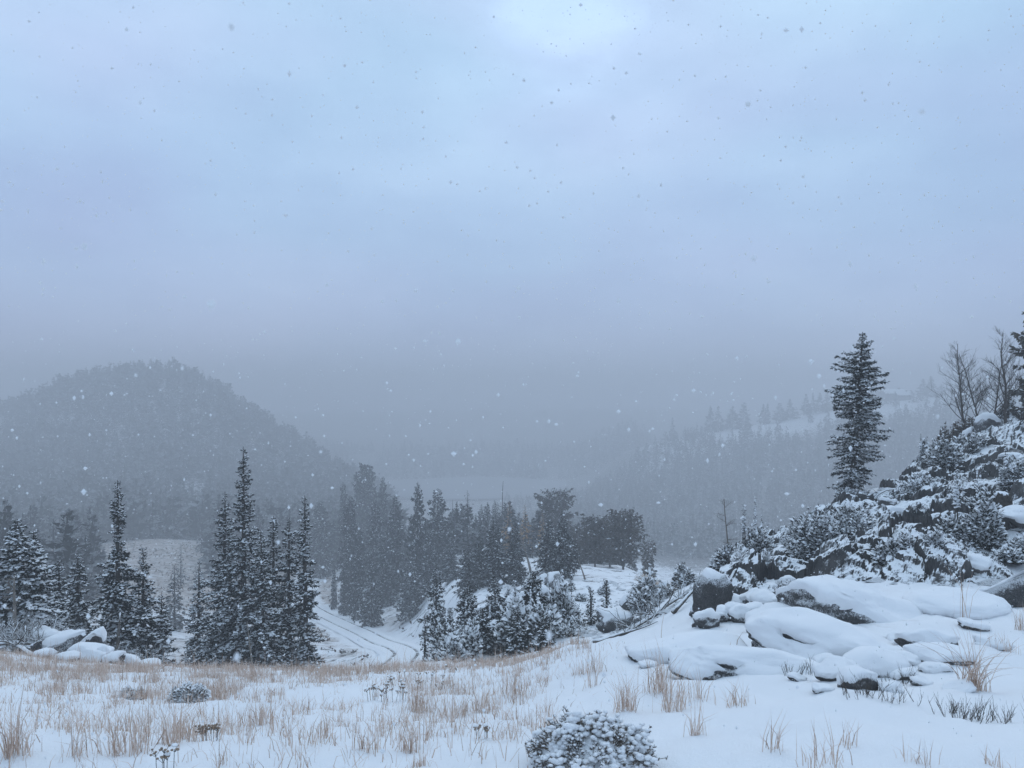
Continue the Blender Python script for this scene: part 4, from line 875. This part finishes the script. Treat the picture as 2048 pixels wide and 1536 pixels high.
dead_stem(228, 1225, 18, 'bare curved trunk under the long-spired spruce', .12, 39, .06, mat='frostwood', depth=1, group=DS, n_side=8)
dead_stem(1868, 905, 23, 'thin dead twig pole at the skyline bank', .0, 40, .012, group=DS, n_side=0)
def fallen(px, py, d, Lpx, ang, r, label, seed, n_side=10, depth=1, name='fallen_branch', up=.1, mat='frostwood', group='fallen dead wood'):
    x, y = at(px, d); z = H1(x, y); L = Lpx / F * d; g = np.random.default_rng(seed)
    n = 9; ts = np.linspace(-.5, .5, n); X = np.cos(ang) * L * ts; Y = np.sin(ang) * L * ts * .5
    Z = h(x + X, y + Y) - z + r * .7 + up * L * (.25 - ts ** 2) + (ts + .5) * up * L * .5
    mb = MB(); P = np.stack([X, Y, Z], -1); polytube(mb, P, r * (1.1 - .8 * (ts + .5)), 7)
    o = link(name, mb.mesh(name, [M[mat]], True), None, (x, y, z)); tag(o, label, 'dead wood', group)
    br = []
    for k in range(n_side):
        i_ = g.integers(2, n); a = g.uniform(0, 6.28)
        grow(br, P[i_], unit(np.array([math.cos(a), math.sin(a) * .6, g.uniform(.1, .9)])), L * g.uniform(.15, .35), r * .35, depth, g, (1, 2))
    if br: link('twigs', seg_mesh('twigs', br, mat, 3), o)['kind'] = 'stuff'
    return o
fallen(50, 1290, 14.5, 190, .2, .05, 'long dead limb with snowy twigs heaped left of the rock heap', 51, 26, 2, up=.25)
fallen(20, 1300, 13.6, 130, 2.7, .04, 'tangle of dead branches at the left edge of the meadow', 52, 24, 2, up=.3)
fallen(95, 1280, 15.5, 150, 2.2, .035, 'slanting dead pole crossing above the tilted slab', 53, 14, 2, up=.45)
fallen(262, 1290, 17.5, 110, .3, .03, 'dead twiggy limb hanging low under the long-spired spruce', 54, 26, 2, up=.35)
fallen(1310, 1255, 14.8, 190, .1, .05, 'snow-covered log with twigs lying behind the left slabs', 55, 20, 1, up=.05)
fallen(1250, 1280, 13.5, 130, -.1, .035, 'thin dark log lying behind the wide smooth snow mound', 56, 8, 1, up=.02)
fallen(1785, 975, 20, 110, .1, .022, 'arched bare branch reaching from the lone spruce foot to the right', 57, 2, 0, up=.10)
fallen(1665, 1045, 17.5, 130, .35, .05, 'snow-covered log slanting down the skyline left of the lone spruce', 58, 3, 1, up=.0)
fallen(1800, 1010, 18.5, 60, .6, .02, 'slanting snowy stick below the arched branch', 59, 3, 0, up=.2)
fallen(1930, 960, 19.5, 90, .4, .03, 'frosted fallen branch on the slope under the skyline bank', 60, 14, 1, up=.1)
fallen(1990, 1200, 11.2, 60, .2, .012, 'thin stick lying at the foot of the big dark boulder', 61, 3, 0, up=.05)
fallen(1385, 1245, 13.6, 120, .75, .04, 'slanting log left of the square-faced rock', 62, 3, 0, up=.3)
for k_, (px, d, L) in enumerate([(900, 30, 60), (960, 32, 70), (1010, 30, 80), (1060, 45, 60), (1110, 26, 80)]):
    fallen(px, 0, d, L, rng.uniform(-.6, .6), .07, ORD[k_] + ' snowy fallen trunk from the left across the gully rocks', 70 + k_, 6, 1, up=.15, group='fallen trunks in the gully')
# stump
d = 15.2; x, y = at(2003, d); z = H1(x, y); g = np.random.default_rng(5); k = 28; an = np.arange(k) * 2 * np.pi / k
mb = MB(); hs = np.array([-.15, .0, .12, .3, .44, .5]); rs = np.array([.30, .26, .21, .18, .175, .12]); V = []
for h_, r_ in zip(hs, rs):
    rr_ = r_ * (1 + .14 * np.sin(an * 5 + 1) * (1 - h_) + .07 * g.normal(size=k)); V.append(np.stack([rr_ * np.cos(an), rr_ * np.sin(an), h_ + (h_ > .4) * g.uniform(-.06, .05, k)], -1))
V = np.concatenate(V); i = np.arange(5)[:, None]; j = np.arange(k)[None]
mb.add(np.concatenate([V, [[0, 0, .44]]]), [np.stack([i * k + j, i * k + (j + 1) % k, (i + 1) * k + (j + 1) % k, (i + 1) * k + j], -1).reshape(-1, 4), np.stack([5 * k + np.arange(k), 5 * k + (np.arange(k) + 1) % k, np.full(k, 6 * k)], -1)])
o = tag(link('tree_stump', mb.mesh('stump', [M['bark']]), None, (x, y, z)), 'broken dark stump standing in snowy brush near the right edge', 'stump')
mb = MB(); blobs(mb, np.array([[0, 0.02, .47]]), np.array([[.15, .14, .07]]), 2, .08, g); link('snow_cap', mb.mesh('cap', [M['snow']], True), o)

# ------------------------------------------------------------------ grass
def blades(mb, P, g, Lm, wd, spread=.35, tint=(0, 1)):
    n = len(P); a = g.uniform(0, 6.283, n); ln = np.abs(g.normal(0, spread, n)); L = Lm * g.uniform(.45, 1.25, n)
    D0 = unit(np.stack([np.cos(a) * ln * .5, np.sin(a) * ln * .5, np.ones(n)], -1)); D1 = unit(np.stack([np.cos(a) * ln * 1.6, np.sin(a) * ln * 1.6, np.ones(n) * (1 - .3 * ln)], -1))
    fa = g.uniform(0, 6.283, n); S_ = np.stack([np.cos(fa), np.sin(fa), 0 * fa], -1) * (wd * g.uniform(.6, 1.3, n))[:, None] * .5
    A = P - np.array([0, 0, .02]); B_ = A + D0 * (L * .5)[:, None]; C = B_ + D1 * (L * .5)[:, None]
    V = np.stack([A - S_, A + S_, B_ + S_ * .8, B_ - S_ * .8, C], 1).reshape(-1, 3); b5 = (np.arange(n) * 5)[:, None]
    tn = g.uniform(tint[0], tint[1], n)
    mb.add(V, [np.array([[0, 1, 2, 3]]) + b5, np.array([[3, 2, 4]]) + b5], np.repeat(tn, 5))
g = np.random.default_rng(90); mb = MB()
# clumpy meadow grass, thickest along the brow
nC = 18500
px = g.uniform(-350, 1180, nC); d = np.exp(g.uniform(math.log(3.0), math.log(13.5), nC)); x, y = at(px, d)
dens = np.interp(d, [3, 5, 7, 9, 11, 13.5], [.05, .07, .16, .75, 1.3, 1.0]) * np.interp(px, [-350, 500, 900, 1080, 1180], [1, .8, .7, .45, .1])
dens *= np.clip(.75 + 1.3 * noise(np.stack([x, y, 0 * x], -1), .8, 6.), .05, 1.6)
k = g.random(nC) < dens; x, y = x[k], y[k]
for cx, cy in zip(x, y):
    n = int(g.integers(5, 19)); s_ = g.uniform(.015, .06)
    bx = cx + g.normal(0, s_, n); by = cy + g.normal(0, s_, n)
    blades(mb, np.stack([bx, by, np.full(n, np.nan)], -1) if False else np.stack([bx, by, hbase(bx, by)], -1), g, g.uniform(.07, .20), .0027 + .0002 * cy, .7)
nS = 1700; px = g.uniform(-350, 1250, nS); d = np.exp(g.uniform(math.log(3), math.log(13), nS)); x, y = at(px, d)
blades(mb, np.stack([x, y, hbase(x, y)], -1), g, .13, .0042, .7)
nS = 420; px = g.uniform(-300, 1120, nS); d = g.uniform(8, 13, nS); x, y = at(px, d)
blades(mb, np.stack([x, y, hbase(x, y)], -1), g, .34, .006, .2)
tag(link('grass', mb.mesh('grass', [M['straw']], attr='tint')), 'dry tan grass standing through the snow of the meadow', 'grass', kind='stuff')
TG = 'dry grass tufts in the near snow'
for k_, (px, py, hp, wp, nb_, lab) in enumerate([
    (1318, 1385, 90, 60, 60, 'thick upright tan grass tuft below the long low slab'),
    (1345, 1422, 80, 70, 50, 'widest tan tuft in the open snow right of the cushion shrub'),
    (1395, 1400, 60, 50, 24, 'loose tan tuft right of the thick upright one'),
    (1252, 1420, 76, 56, 60, 'dense brownish tuft directly behind the cushion shrub'),
    (1395, 1470, 66, 40, 22, 'thin tuft standing below the widest tan tuft'),
    (1472, 1412, 52, 60, 30, 'short fanned tuft alone in the smooth snow'),
    (1160, 1350, 36, 24, 16, 'small dark tuft at the left of the mound tufts'),
    (1190, 1344, 54, 46, 30, 'tan tuft on the snow in front of the smooth mound'),
    (1180, 1372, 44, 36, 14, 'sparse tuft just below the mound tuft'),
    (1545, 1500, 74, 60, 16, 'sparse tall stalks at the bottom right of centre'),
    (1645, 1530, 90, 90, 22, 'wide sparse stalks at the lower edge under the dark twigs'),
    (1700, 1495, 56, 50, 12, 'few crossed stalks right of the wide sparse stalks'),
    (1835, 1525, 50, 60, 18, 'low spreading tuft at the lower right'),
    (1995, 1535, 44, 50, 18, 'low tuft in the bottom right corner'),
    (1100, 1460, 60, 40, 22, 'thin tan tuft at the left side of the cushion shrub'),
    (905, 1432, 66, 60, 40, 'brown-tipped tuft in the middle snow left of centre'),
    (840, 1424, 70, 60, 70, 'dense pale tuft among the seed heads'),
    (966, 1425, 60, 50, 40, 'upright tuft right of the brown-tipped one'),
    (1030, 1392, 70, 60, 60, 'dense tan tuft at the right end of the meadow'),
    (916, 1470, 40, 60, 16, 'fallen-over small tuft under the brown-tipped one'),
    (738, 1500, 56, 70, 36, 'pale wide tuft in the lower left of centre'),
    (818, 1505, 66, 50, 34, 'tan tuft right of the pale wide one'),
    (835, 1535, 40, 50, 26, 'pale tuft at the bottom edge below the tan one'),
    (245, 1510, 90, 80, 50, 'tall brown tuft in the lower left snow'),
    (345, 1488, 96, 70, 44, 'tallest upright tuft in the left snow'),
    (160, 1512, 70, 60, 20, 'loose leaning tuft left of the tall brown one'),
    (30, 1510, 110, 60, 50, 'coarse tuft at the lower left edge'),
    (520, 1450, 60, 60, 46, 'orange-brown tuft in the middle of the left snow'),
    (2010, 1302, 34, 60, 40, 'short cropped tuft at the right edge behind the arching grass'),
    (2043, 1262, 52, 26, 30, 'tan tuft half cut by the right edge')]):
    d = hit(px, py, 2.2) or 3.4; x, y = at(px, d); z = H1(x, y); g = np.random.default_rng(4000 + k_); mb = MB(); n = int(nb_ * 1.5); s_ = wp / F * d * .24
    P = np.stack([g.normal(0, s_, n), g.normal(0, s_, n), np.zeros(n)], -1); P[:, 2] = h(x + P[:, 0], y + P[:, 1]) - z
    blades(mb, P, g, hp / F * d * 1.12, .0031 + .0002 * d, .5, (0, .9))
    tag(link('grass_tuft', mb.mesh('grass_tuft', [M['straw']], attr='tint'), None, (x, y, z)), lab, 'grass', TG)
# arching grass bunch
d = hit(1945, 1378); x, y = at(1945, d); z = H1(x, y); g = np.random.default_rng(91); mb = MB()
for k_ in range(70):
    a = g.uniform(0, 6.283); L = g.uniform(.25, .62); b0 = g.normal(0, .05, 2); ts = np.linspace(0, 1, 6); bend = g.uniform(.2, 1.0)
    P = np.stack([b0[0] + math.cos(a) * L * bend * ts ** 1.8 * .8, b0[1] + math.sin(a) * L * bend * ts ** 1.8 * .8, L * (ts - .45 * bend * ts ** 2.2) - .02], -1)
    mb2 = mb; tubes(mb, P[:-1], P[1:], .0026 * (1.1 - ts[:-1]), .0026 * (1.1 - ts[1:]), 3); mb.a[-1] = np.full(len(mb.v[-1]), g.uniform(0, .7))
tag(link('arching_grass', mb.mesh('arching_grass', [M['straw']], attr='tint'), None, (x, y, z)), 'large bunch of long arching tan grass right of the rock pile', 'grass', TG)
for px, py, hp, lab in ((1925, 1245, 110, 'long thin stalks rising before the low snow hump'), (1445, 1310, 56, 'two thin stalks before the rounded grey rock'), (1620, 1300, 40, 'small tan sprig on the broad sloping slab'), (1318, 1285, 60, 'single thin stalk on the smooth snow mound')):
    d = hit(px, py); x, y = at(px, d); z = H1(x, y); mb = MB(); P = np.stack([g.normal(0, .06, 9), g.normal(0, .06, 9), np.zeros(9)], -1)[:(1 if 'single' in lab else 2 if 'two' in lab else 9)]
    blades(mb, P, g, hp / F * d * 1.1, .007, .3, (0, .6)); tag(link('grass_stalks', mb.mesh('stalks', [M['straw']], attr='tint'), None, (x, y, z + .03)), lab, 'grass', TG)

# dark twig plants
def twig_plant(px, py, hp, wp, n, label, seed):
    d = hit(px, py); x, y = at(px, d); z = H1(x, y); g = np.random.default_rng(seed); segs = []
    for k in range(n):
        bx, by = g.normal(0, wp / F * d * .28), g.normal(0, wp / F * d * .14); a = g.uniform(0, 6.28)
        grow(segs, np.array([bx, by, H1(x + bx, y + by) - z - .02]), unit(np.array([math.cos(a) * .5, math.sin(a) * .5, 1])), hp / F * d * g.uniform(.6, 1.1), .0023, 1, g, (1, 2), .42, .35)
    e = tag(link('twig_plant', None, None, (x, y, z)), label, 'plant', 'dark leafless twig plants'); link('twigs', seg_mesh('twigs', segs, 'twig', 3), e)['kind'] = 'stuff'
twig_plant(1960, 1440, 44, 150, 44, 'widest spread of dark leafless twigs in the smooth snow at lower right', 1)
twig_plant(1595, 1350, 34, 70, 16, 'dark twigs sticking out before the longest slab', 2)
twig_plant(1735, 1392, 40, 130, 34, 'dark twigs in front of the rounded snow-capped rock', 3)
twig_plant(1905, 1425, 30, 50, 8, 'small group of twigs left of the widest spread', 4)
twig_plant(1380, 1358, 22, 30, 5, 'few tiny twigs before the long slab', 5)
twig_plant(1800, 1372, 34, 60, 14, 'twigs at the right end of the rock pile', 6)
# dried flower heads
def flowers(px, py, hp, wp, n, label, seed, cap=True):
    d = hit(px, py, 2.2) or 3.4; x, y = at(px, d); z = H1(x, y); g = np.random.default_rng(seed); st, hd, cp = [], MB(), MB()
    for k in range(n):
        bx, by = g.normal(0, wp / F * d * .3), g.normal(0, wp / F * d * .2); top = np.array([bx * 1.15, by, hp / F * d * g.uniform(.6, 1.1)])
        base_ = np.array([bx, by, -.03]); st.append((base_, top, .0018, .0014))
        for q_ in range(5):
            t2 = top + np.array([g.normal(0, .012), g.normal(0, .012), g.uniform(.004, .014)]); st.append((top - np.array([0, 0, .012]), t2, .001, .001))
            blobs(hd, t2[None], np.array([[.006, .006, .004]]), 1, .25, g)
        if cap and g.random() < .6: blobs(cp, top[None] + np.array([0, 0, .018]), np.array([[.014, .013, .007]]), 1, .12, g)
    o = tag(link('dried_flower', None, None, (x, y, z)), label, 'plant', 'dried flower stalks'); link('stalks', seg_mesh('stalks', st, 'twig', 3), o)['kind'] = 'stuff'
    link('seed_heads', hd.mesh('heads', [M['seed']], True), o)['kind'] = 'stuff'
    if cp.n: link('snow_cap', cp.mesh('caps', [M['snow']], True), o)['kind'] = 'stuff'
flowers(325, 1548, 40, 50, 5, 'snow-capped dried flower heads at the bottom edge, left', 1)
flowers(760, 1402, 22, 70, 14, 'brown seed heads clustered left of the dense pale tuft', 2)
flowers(830, 1372, 20, 110, 22, 'row of brown seed heads along the snowy brow', 3)
flowers(425, 1482, 26, 50, 12, 'reddish brown seed heads right of the tallest tuft', 4, False)
flowers(800, 1400, 30, 50, 10, 'seed heads just left behind the dense pale tuft', 5)
flowers(965, 1478, 20, 24, 5, 'dark crumpled seed heads half buried in snow', 6)

# ------------------------------------------------------------------ lodge and cabin on the far ridge
def house(px, ytop, d, wm, dm, wall_h, roof_h, label, rz, nwin):
    x, y = at(px, d); z = H1(x, y); e = tag(link('lodge', None, None, (x, y, z), rz), label, 'building', 'buildings on the far ridge')
    a, b_ = wm / 2, dm / 2
    V = np.array([(-a, -b_, -2), (a, -b_, -2), (a, b_, -2), (-a, b_, -2), (-a, -b_, wall_h), (a, -b_, wall_h), (a, b_, wall_h), (-a, b_, wall_h), (-a, 0, wall_h + roof_h - .15), (a, 0, wall_h + roof_h - .15)])
    link('wall', mesh('wall', V, [np.array([(0, 1, 5, 4), (2, 3, 7, 6)]), np.array([(1, 2, 6, 9, 5), (3, 0, 4, 8, 7)])], [M['wall_wood']]), e)
    o_ = .7; rv = []
    for zz in (0, .35): rv += [(-a - o_, -b_ - o_, wall_h - .25 + zz), (a + o_, -b_ - o_, wall_h - .25 + zz), (a + o_, 0, wall_h + roof_h + zz), (-a - o_, 0, wall_h + roof_h + zz), (a + o_, b_ + o_, wall_h - .25 + zz), (-a - o_, b_ + o_, wall_h - .25 + zz)]
    rf = link('roof', mesh('roof', np.array(rv), [np.array([(1, 0, 3, 2), (2, 3, 5, 4), (6, 7, 8, 9), (9, 8, 10, 11), (0, 1, 7, 6), (4, 5, 11, 10), (1, 2, 8, 7), (2, 4, 10, 8), (3, 0, 6, 9), (5, 3, 9, 11)])], [M['snow']]), e)
    def box(nm, x0, x1, y0, y1, z0, z1, mt, par):
        bv = np.array([(p, q_, r_) for p in (x0, x1) for q_ in (y0, y1) for r_ in (z0, z1)])
        return link(nm, mesh(nm, bv, [np.array([(0, 1, 3, 2), (4, 6, 7, 5), (0, 4, 5, 1), (2, 3, 7, 6), (0, 2, 6, 4), (1, 5, 7, 3)])], [M[mt]]), par)
    box('chimney', a * .4, a * .4 + .9, -.4, .5, wall_h + roof_h * .5, wall_h + roof_h + 1.1, 'wall_wood', rf)
    for k in range(nwin):
        cx = -a + (k + .7) * wm / (nwin + .4)
        wd_ = box('window', cx - .6, cx + .6, -b_ - .06, -b_ + .02, wall_h * .4, wall_h * .82, 'frame_paint', e)
        box('pane', cx - .48, cx + .48, -b_ - .09, -b_ - .04, wall_h * .44, wall_h * .78, 'pane', wd_)
    box('door', a * .72, a * .72 + 1.1, -b_ - .08, -b_ + .02, 0, 2.1, 'pane', e)
house(1787, 768, 447, 15, 8, 3.6, 2.2, 'long low lodge with a snowy roof on the far ridge, seen through the mist', .15, 5)
house(1806, 772, 440, 7, 5, 2.6, 1.8, 'small cabin with a snowy roof just right of the long lodge', -.1, 2)

# ------------------------------------------------------------------ far trees
def far_tree(g, n=70, w=.2, dome=0.0, bare=.06):
    """unit-height ragged conifer made of short sprays"""
    u = g.uniform(0, 1, n) ** 1.25; zz = bare + (1 - bare) * u
    prof_ = (1 - u) ** (.85 - .45 * dome) * (1 - dome * .35 * (u < .25)); lump_ = 1 + .3 * np.sin(u * g.uniform(18, 30) + g.uniform(0, 6))
    az = g.uniform(0, 6.283, n); rad = w * prof_ * lump_ * g.uniform(.15, .85, n)
    P = np.stack([rad * np.cos(az), rad * np.sin(az), zz], -1); L = (w * (.28 + .75 * prof_) * g.uniform(.6, 1.15, n)) * (70 / n) ** .3
    D = unit(np.stack([np.cos(az), np.sin(az), g.normal(-.15 + .7 * u + .3 * dome, .35)], -1)); mb = MB()
    sprays(mb, P, D, L, L * .85, unit(g.normal(0, 1, (n, 3))))
    kites(mb, np.array([[0, 0, .9], [0, 0, .5]]), np.array([[0, 0, 1.], [0, 0, 1.]]), np.array([.12, .45]), np.array([.03, .07]), np.array([[0, 1., 0], [1., 0, 0]]))
    A = np.array([[0, 0, -.1]]); tubes(mb, A, np.array([[0, 0, .8]]), [.016], [.004], 3)
    q_ = np.concatenate(mb.f[4]); return np.concatenate(mb.v), np.concatenate([np.concatenate(mb.f[3]), q_[:, [0, 1, 2]], q_[:, [0, 2, 3]]])
g = np.random.default_rng(200)
FARV = [far_tree(g, 52, g.uniform(.15, .24), 0) for _ in range(12)]
ROUND = [far_tree(g, 60, g.uniform(.24, .34), 1.0) for _ in range(6)]
MIDV = [far_tree(g, 260, g.uniform(.15, .23), g.choice([0, 0, .3])) for _ in range(10)]
def wood(name, label, x, y, hts, variants, g, mat='spruce_far'):
    mb = MB(); z = h(x, y); ri = g.uniform(0, 6.283, len(x)); vi = g.integers(0, len(variants), len(x)); wx = g.uniform(.8, 1.35, len(x))
    for a in range(len(variants)):
        k = np.where(vi == a)[0]
        if not len(k): continue
        V, T = variants[a]; c, s_ = np.cos(ri[k])[:, None], np.sin(ri[k])[:, None]; hh_ = hts[k][:, None]; ww = hh_ * wx[k][:, None]
        X = (V[None, :, 0] * c - V[None, :, 1] * s_) * ww + x[k][:, None]; Y = (V[None, :, 0] * s_ + V[None, :, 1] * c) * ww + y[k][:, None]; Z = V[None, :, 2] * hh_ + z[k][:, None]
        mb.add(np.stack([X, Y, Z], -1).reshape(-1, 3), (T[None] + (np.arange(len(k)) * len(V))[:, None, None]).reshape(-1, 3))
    tag(link(name, mb.mesh(name, [M[mat]])), label, 'forest', kind='stuff')
def scatter(px0, px1, d0, d1, cell, g):
    X0, X1 = (px0 - 1024) / F * d1, (px1 - 1024) / F * d1
    gx, gy = np.meshgrid(np.arange(min(X0, 0), max(X1, 0), cell), np.arange(d0, d1, cell))
    gx = gx.ravel() + g.uniform(-.5, .5, gx.size) * cell; gy = gy.ravel() + g.uniform(-.5, .5, gy.size) * cell
    px = 1024 + F * gx / gy; k = (px > px0) & (px < px1); return gx[k], gy[k], px[k]
n2d = lambda x, y, s_, o_: noise(np.stack([x, y, 0 * x], -1), s_, o_)
x, y, px = scatter(-200, 790, 150, 440, 4.2, g)
k = (n2d(x, y, .03, 2.) + .35 * n2d(x, y, .11, 2.) > -.36) & ~((px < 460) & (px > 120) & (y < 158 + 12 * n2d(x, y, .05, 8.)))
k &= ~((px > 745) & (y > 340)) & ~((px > 690) & (y > 400))
x, y = x[k], y[k]; wood('hill_forest', 'dark misty conifer forest covering the rounded hill at left', x, y, g.uniform(5, 10.5, len(x)) * (1 + .25 * n2d(x, y, .06, 5.)), FARV + ROUND, g)
x, y, px = scatter(-200, 190, 60, 152, 4.6, g); k = n2d(x, y, .05, 3.) > -.25
x, y = x[k], y[k]; wood('valley_forest', 'dark hazy conifers filling the valley behind the left spruces', x, y, g.uniform(5, 10, len(x)), MIDV, g)
x, y, px = scatter(430, 660, 118, 152, 4.2, g); k = (road_dist(x, y)[0] > 5) & (n2d(x, y, .05, 3.) > -.3)
x, y = x[k], y[k]; wood('bank_forest', 'hazy conifers on the bank behind the tall spruce group', x, y, g.uniform(6, 11, len(x)), MIDV, g)
x, y, px = scatter(660, 1300, 66, 170, 3.9, g); k = (road_dist(x, y)[0] > 6) & (n2d(x, y, .06, 3.) > -.35) & (y > np.interp(px, [660, 800, 900, 1000, 1100, 1300], [92, 80, 72, 68, 72, 68])) & (y < np.interp(px, [660, 780, 880, 1010, 1130, 1300], [170, 150, 122, 112, 110, 90]))
x, y = x[k], y[k]; wood('slope_forest', 'dense hazy conifers behind the stand across the road', x, y, g.uniform(4.5, 8.5, len(x)) * np.interp(1024 + F * x / y, [760, 880, 1000, 1300], [1, .75, .62, .5]), MIDV, g)
x, y, px = scatter(1090, 2100, 190, 455, 4.6, g); top = np.interp(px, [1090, 1250, 1400, 1550, 2250], [478, 470, 460, 450, 450])
k = (y < top - 4) & (n2d(x, y, .035, 12.) + .3 * n2d(x, y, .15, 4.) > np.interp(top - y, [0, 25, 45, 80], [.16, .05, -.35, -.9]))
x, y = x[k], y[k]; wood('ridge_forest', 'misty conifers scattered down the far ridge at right', x, y, g.uniform(4.5, 9, len(x)), FARV, g)
x, y, px = scatter(560, 1300, 560, 700, 8.0, g); k = (n2d(x, y, .02, 1.) > -.35) & (np.hypot((x + 27) / 66, (y - 495) / 70) > 1.0)
x, y = x[k], y[k]; wood('shore_forest', 'faint line of conifers beyond the lake', x, y, g.uniform(7, 13, len(x)), FARV, g)
x, y, px = scatter(1010, 1300, 130, 420, 6.0, g); k = (n2d(x, y, .03, 6.) > -.2) & (np.hypot((x + 27) / 70, (y - 495) / 72) > 1.05) & (y > 200)
x, y = x[k], y[k]; wood('basin_forest', 'misty conifers on the valley floor right of the lake', x, y, g.uniform(4, 7, len(x)), FARV, g)
# low scrub on the valley banks
x, y, px = scatter(560, 900, 44, 110, .75, g); k = (road_dist(x, y)[0] > 2.4) & (n2d(x, y, .25, 6.) > .12) & (g.random(len(x)) < .55); x, y = x[k], y[k]; n = len(x); z = h(x, y); mb = MB()
for q_ in range(4):
    L = g.uniform(.12, .42, n); kites(mb, np.stack([x, y, z - .05], -1), unit(np.stack([g.normal(0, .7, n), g.normal(0, .7, n), np.full(n, .6)], -1)), L, L * .5, unit(g.normal(0, 1, (n, 3))))
tag(link('scrub', mb.mesh('scrub', [M['brush']])), 'low brown scrub dotting the snowy banks along the road', 'scrub', kind='stuff')

x, y, px = scatter(60, 660, 60, 152, .95, g); k = (road_dist(x, y)[0] > 2.4) & (n2d(x, y, .12, 6.) + .5 * n2d(x, y, .5, 2.) > -.2) & (g.random(len(x)) < .9); x, y = x[k], y[k]; n = len(x); z = h(x, y); mb = MB()
for q_ in range(3):
    L = g.uniform(.12, .45, n); kites(mb, np.stack([x, y, z - .05], -1), unit(np.stack([g.normal(0, .7, n), g.normal(0, .7, n), np.full(n, .6)], -1)), L, L * .5, unit(g.normal(0, 1, (n, 3))))
tag(link('meadow_scrub', mb.mesh('meadow_scrub', [M['tan_scrub']])), 'tan dead grass and low scrub on the valley meadow', 'scrub', kind='stuff')
# single trees one can tell apart on the far ridge
meshes = [mesh('ridge_tree', V, [T], [M['spruce_far']]) for V, T in MIDV]
LBL = [(1345, 835, 10, 'tiny lone tree at the low left end of the far ridge skyline'), (1421, 812, 13, 'leftmost of the trees standing out on the far ridge skyline'), (1437, 812, 13, 'second skyline tree on the far ridge, close beside the leftmost'), (1465, 812, 16, 'dark skyline tree left of the tallest left-hand ridge tree'),
       (1488, 805, 18, 'broad tall skyline tree in the left part of the far ridge'), (1527, 808, 10, 'small tree in the bare snowy gap of the far ridge skyline'), (1535, 806, 9, 'thin tree just right of the one in the snowy ridge gap'), (1560, 806, 16, 'dark skyline tree right of the snowy ridge gap'),
       (1580, 798, 12, 'slim skyline tree left of the row behind the lone spruce'), (1612, 788, 11, 'first tree of the skyline row left of the lone spruce'), (1626, 785, 11, 'second tree of the skyline row left of the lone spruce'), (1640, 786, 12, 'third tree of the skyline row left of the lone spruce'), (1655, 782, 12, 'last tree of the skyline row touching the lone spruce'),
       (1822, 780, 9, 'small misty tree right of the far cabin'), (1846, 758, 14, 'tall misty tree on the far ridge between cabin and bare trees'), (1862, 752, 15, 'tallest misty tree on the far ridge just left of the bare trees'), (1882, 768, 12, 'misty ridge tree behind the leftmost bare tree'), (1745, 782, 9, 'misty ridge tree just right of the lone spruce')]
for k_, (px, yt, w, lab) in enumerate(LBL):
    d = np.interp(px, [1250, 1400, 1550, 2048], [466, 456, 446, 446]) - 3; x, y = at(px, d); z = H1(x, y); Ht = max(3.5, EYE + (HY - yt) / F * d - z)
    o = tag(link('ridge_tree', meshes[k_ % 10], None, (x, y, z), k_ * 1.3), lab, 'tree', 'trees on the far ridge skyline'); ww = w / F * d / .22; o.scale = (ww, ww, Ht)

# ------------------------------------------------------------------ falling snow
g = np.random.default_rng(300); mb = MB()
n = 22000; d = 1.9 + 24 * g.random(n) ** .95; px = g.uniform(-150, 2200, n); py = g.uniform(-150, 1600, n)
x = g.uniform(-.85, .85, n) * d; z = EYE + g.uniform(-.62, .60, n) * d
k = z > hbase(x, d) + .1; P = np.stack([x, d, z], -1)[k]; m_ = len(P); s_ = g.lognormal(math.log(.0039), .33, m_)
blobs(mb, P, np.stack([s_ * g.uniform(.7, 1.3, m_), s_, s_ * g.uniform(.7, 1.5, m_)], -1), 'o', .3, g)
n = 30; d = g.uniform(.55, 1.4, n); P = np.stack([g.uniform(-.7, .7, n) * d, d, EYE + g.uniform(-.35, .5, n) * d], -1); s_ = g.uniform(.0015, .003, n)
blobs(mb, P, np.stack([s_, s_, s_ * g.uniform(1, 1.8, n)], -1), 0, .4, g)
tag(link('falling_snow', mb.mesh('falling_snow', [M['snow']])), 'white snowflakes drifting through the air', 'snow', kind='stuff')

# ------------------------------------------------------------------ haze
ztop = max((o.matrix_basis @ __import__('mathutils').Vector(c_)).z for o in COL.objects if o.type == 'MESH' and o.parent is None for c_ in o.bound_box)
hb = np.array([(p, q_, r_) for p in (-1150., 1150.) for q_ in (-1150., 1150.) for r_ in (float(GZ.min()) - 2, ztop + 13.)])

hm = bpy.data.materials.new('haze'); hm.use_nodes = True; t = hm.node_tree; t.nodes.clear()
pv = t.nodes.new('ShaderNodeVolumePrincipled'); pv.inputs['Color'].default_value = (.765, .765, .775, 1); pv.inputs['Density'].default_value = .0037; pv.inputs['Anisotropy'].default_value = .1
ov = t.nodes.new('ShaderNodeOutputMaterial'); t.links.new(pv.outputs[0], ov.inputs['Volume'])
tag(link('haze', mesh('haze', hb, [np.array([(0, 1, 3, 2), (4, 6, 7, 5), (0, 4, 5, 1), (2, 3, 7, 6), (0, 2, 6, 4), (1, 5, 7, 3)])], [hm])), 'pale snowy mist filling the valley', 'haze', kind='stuff')
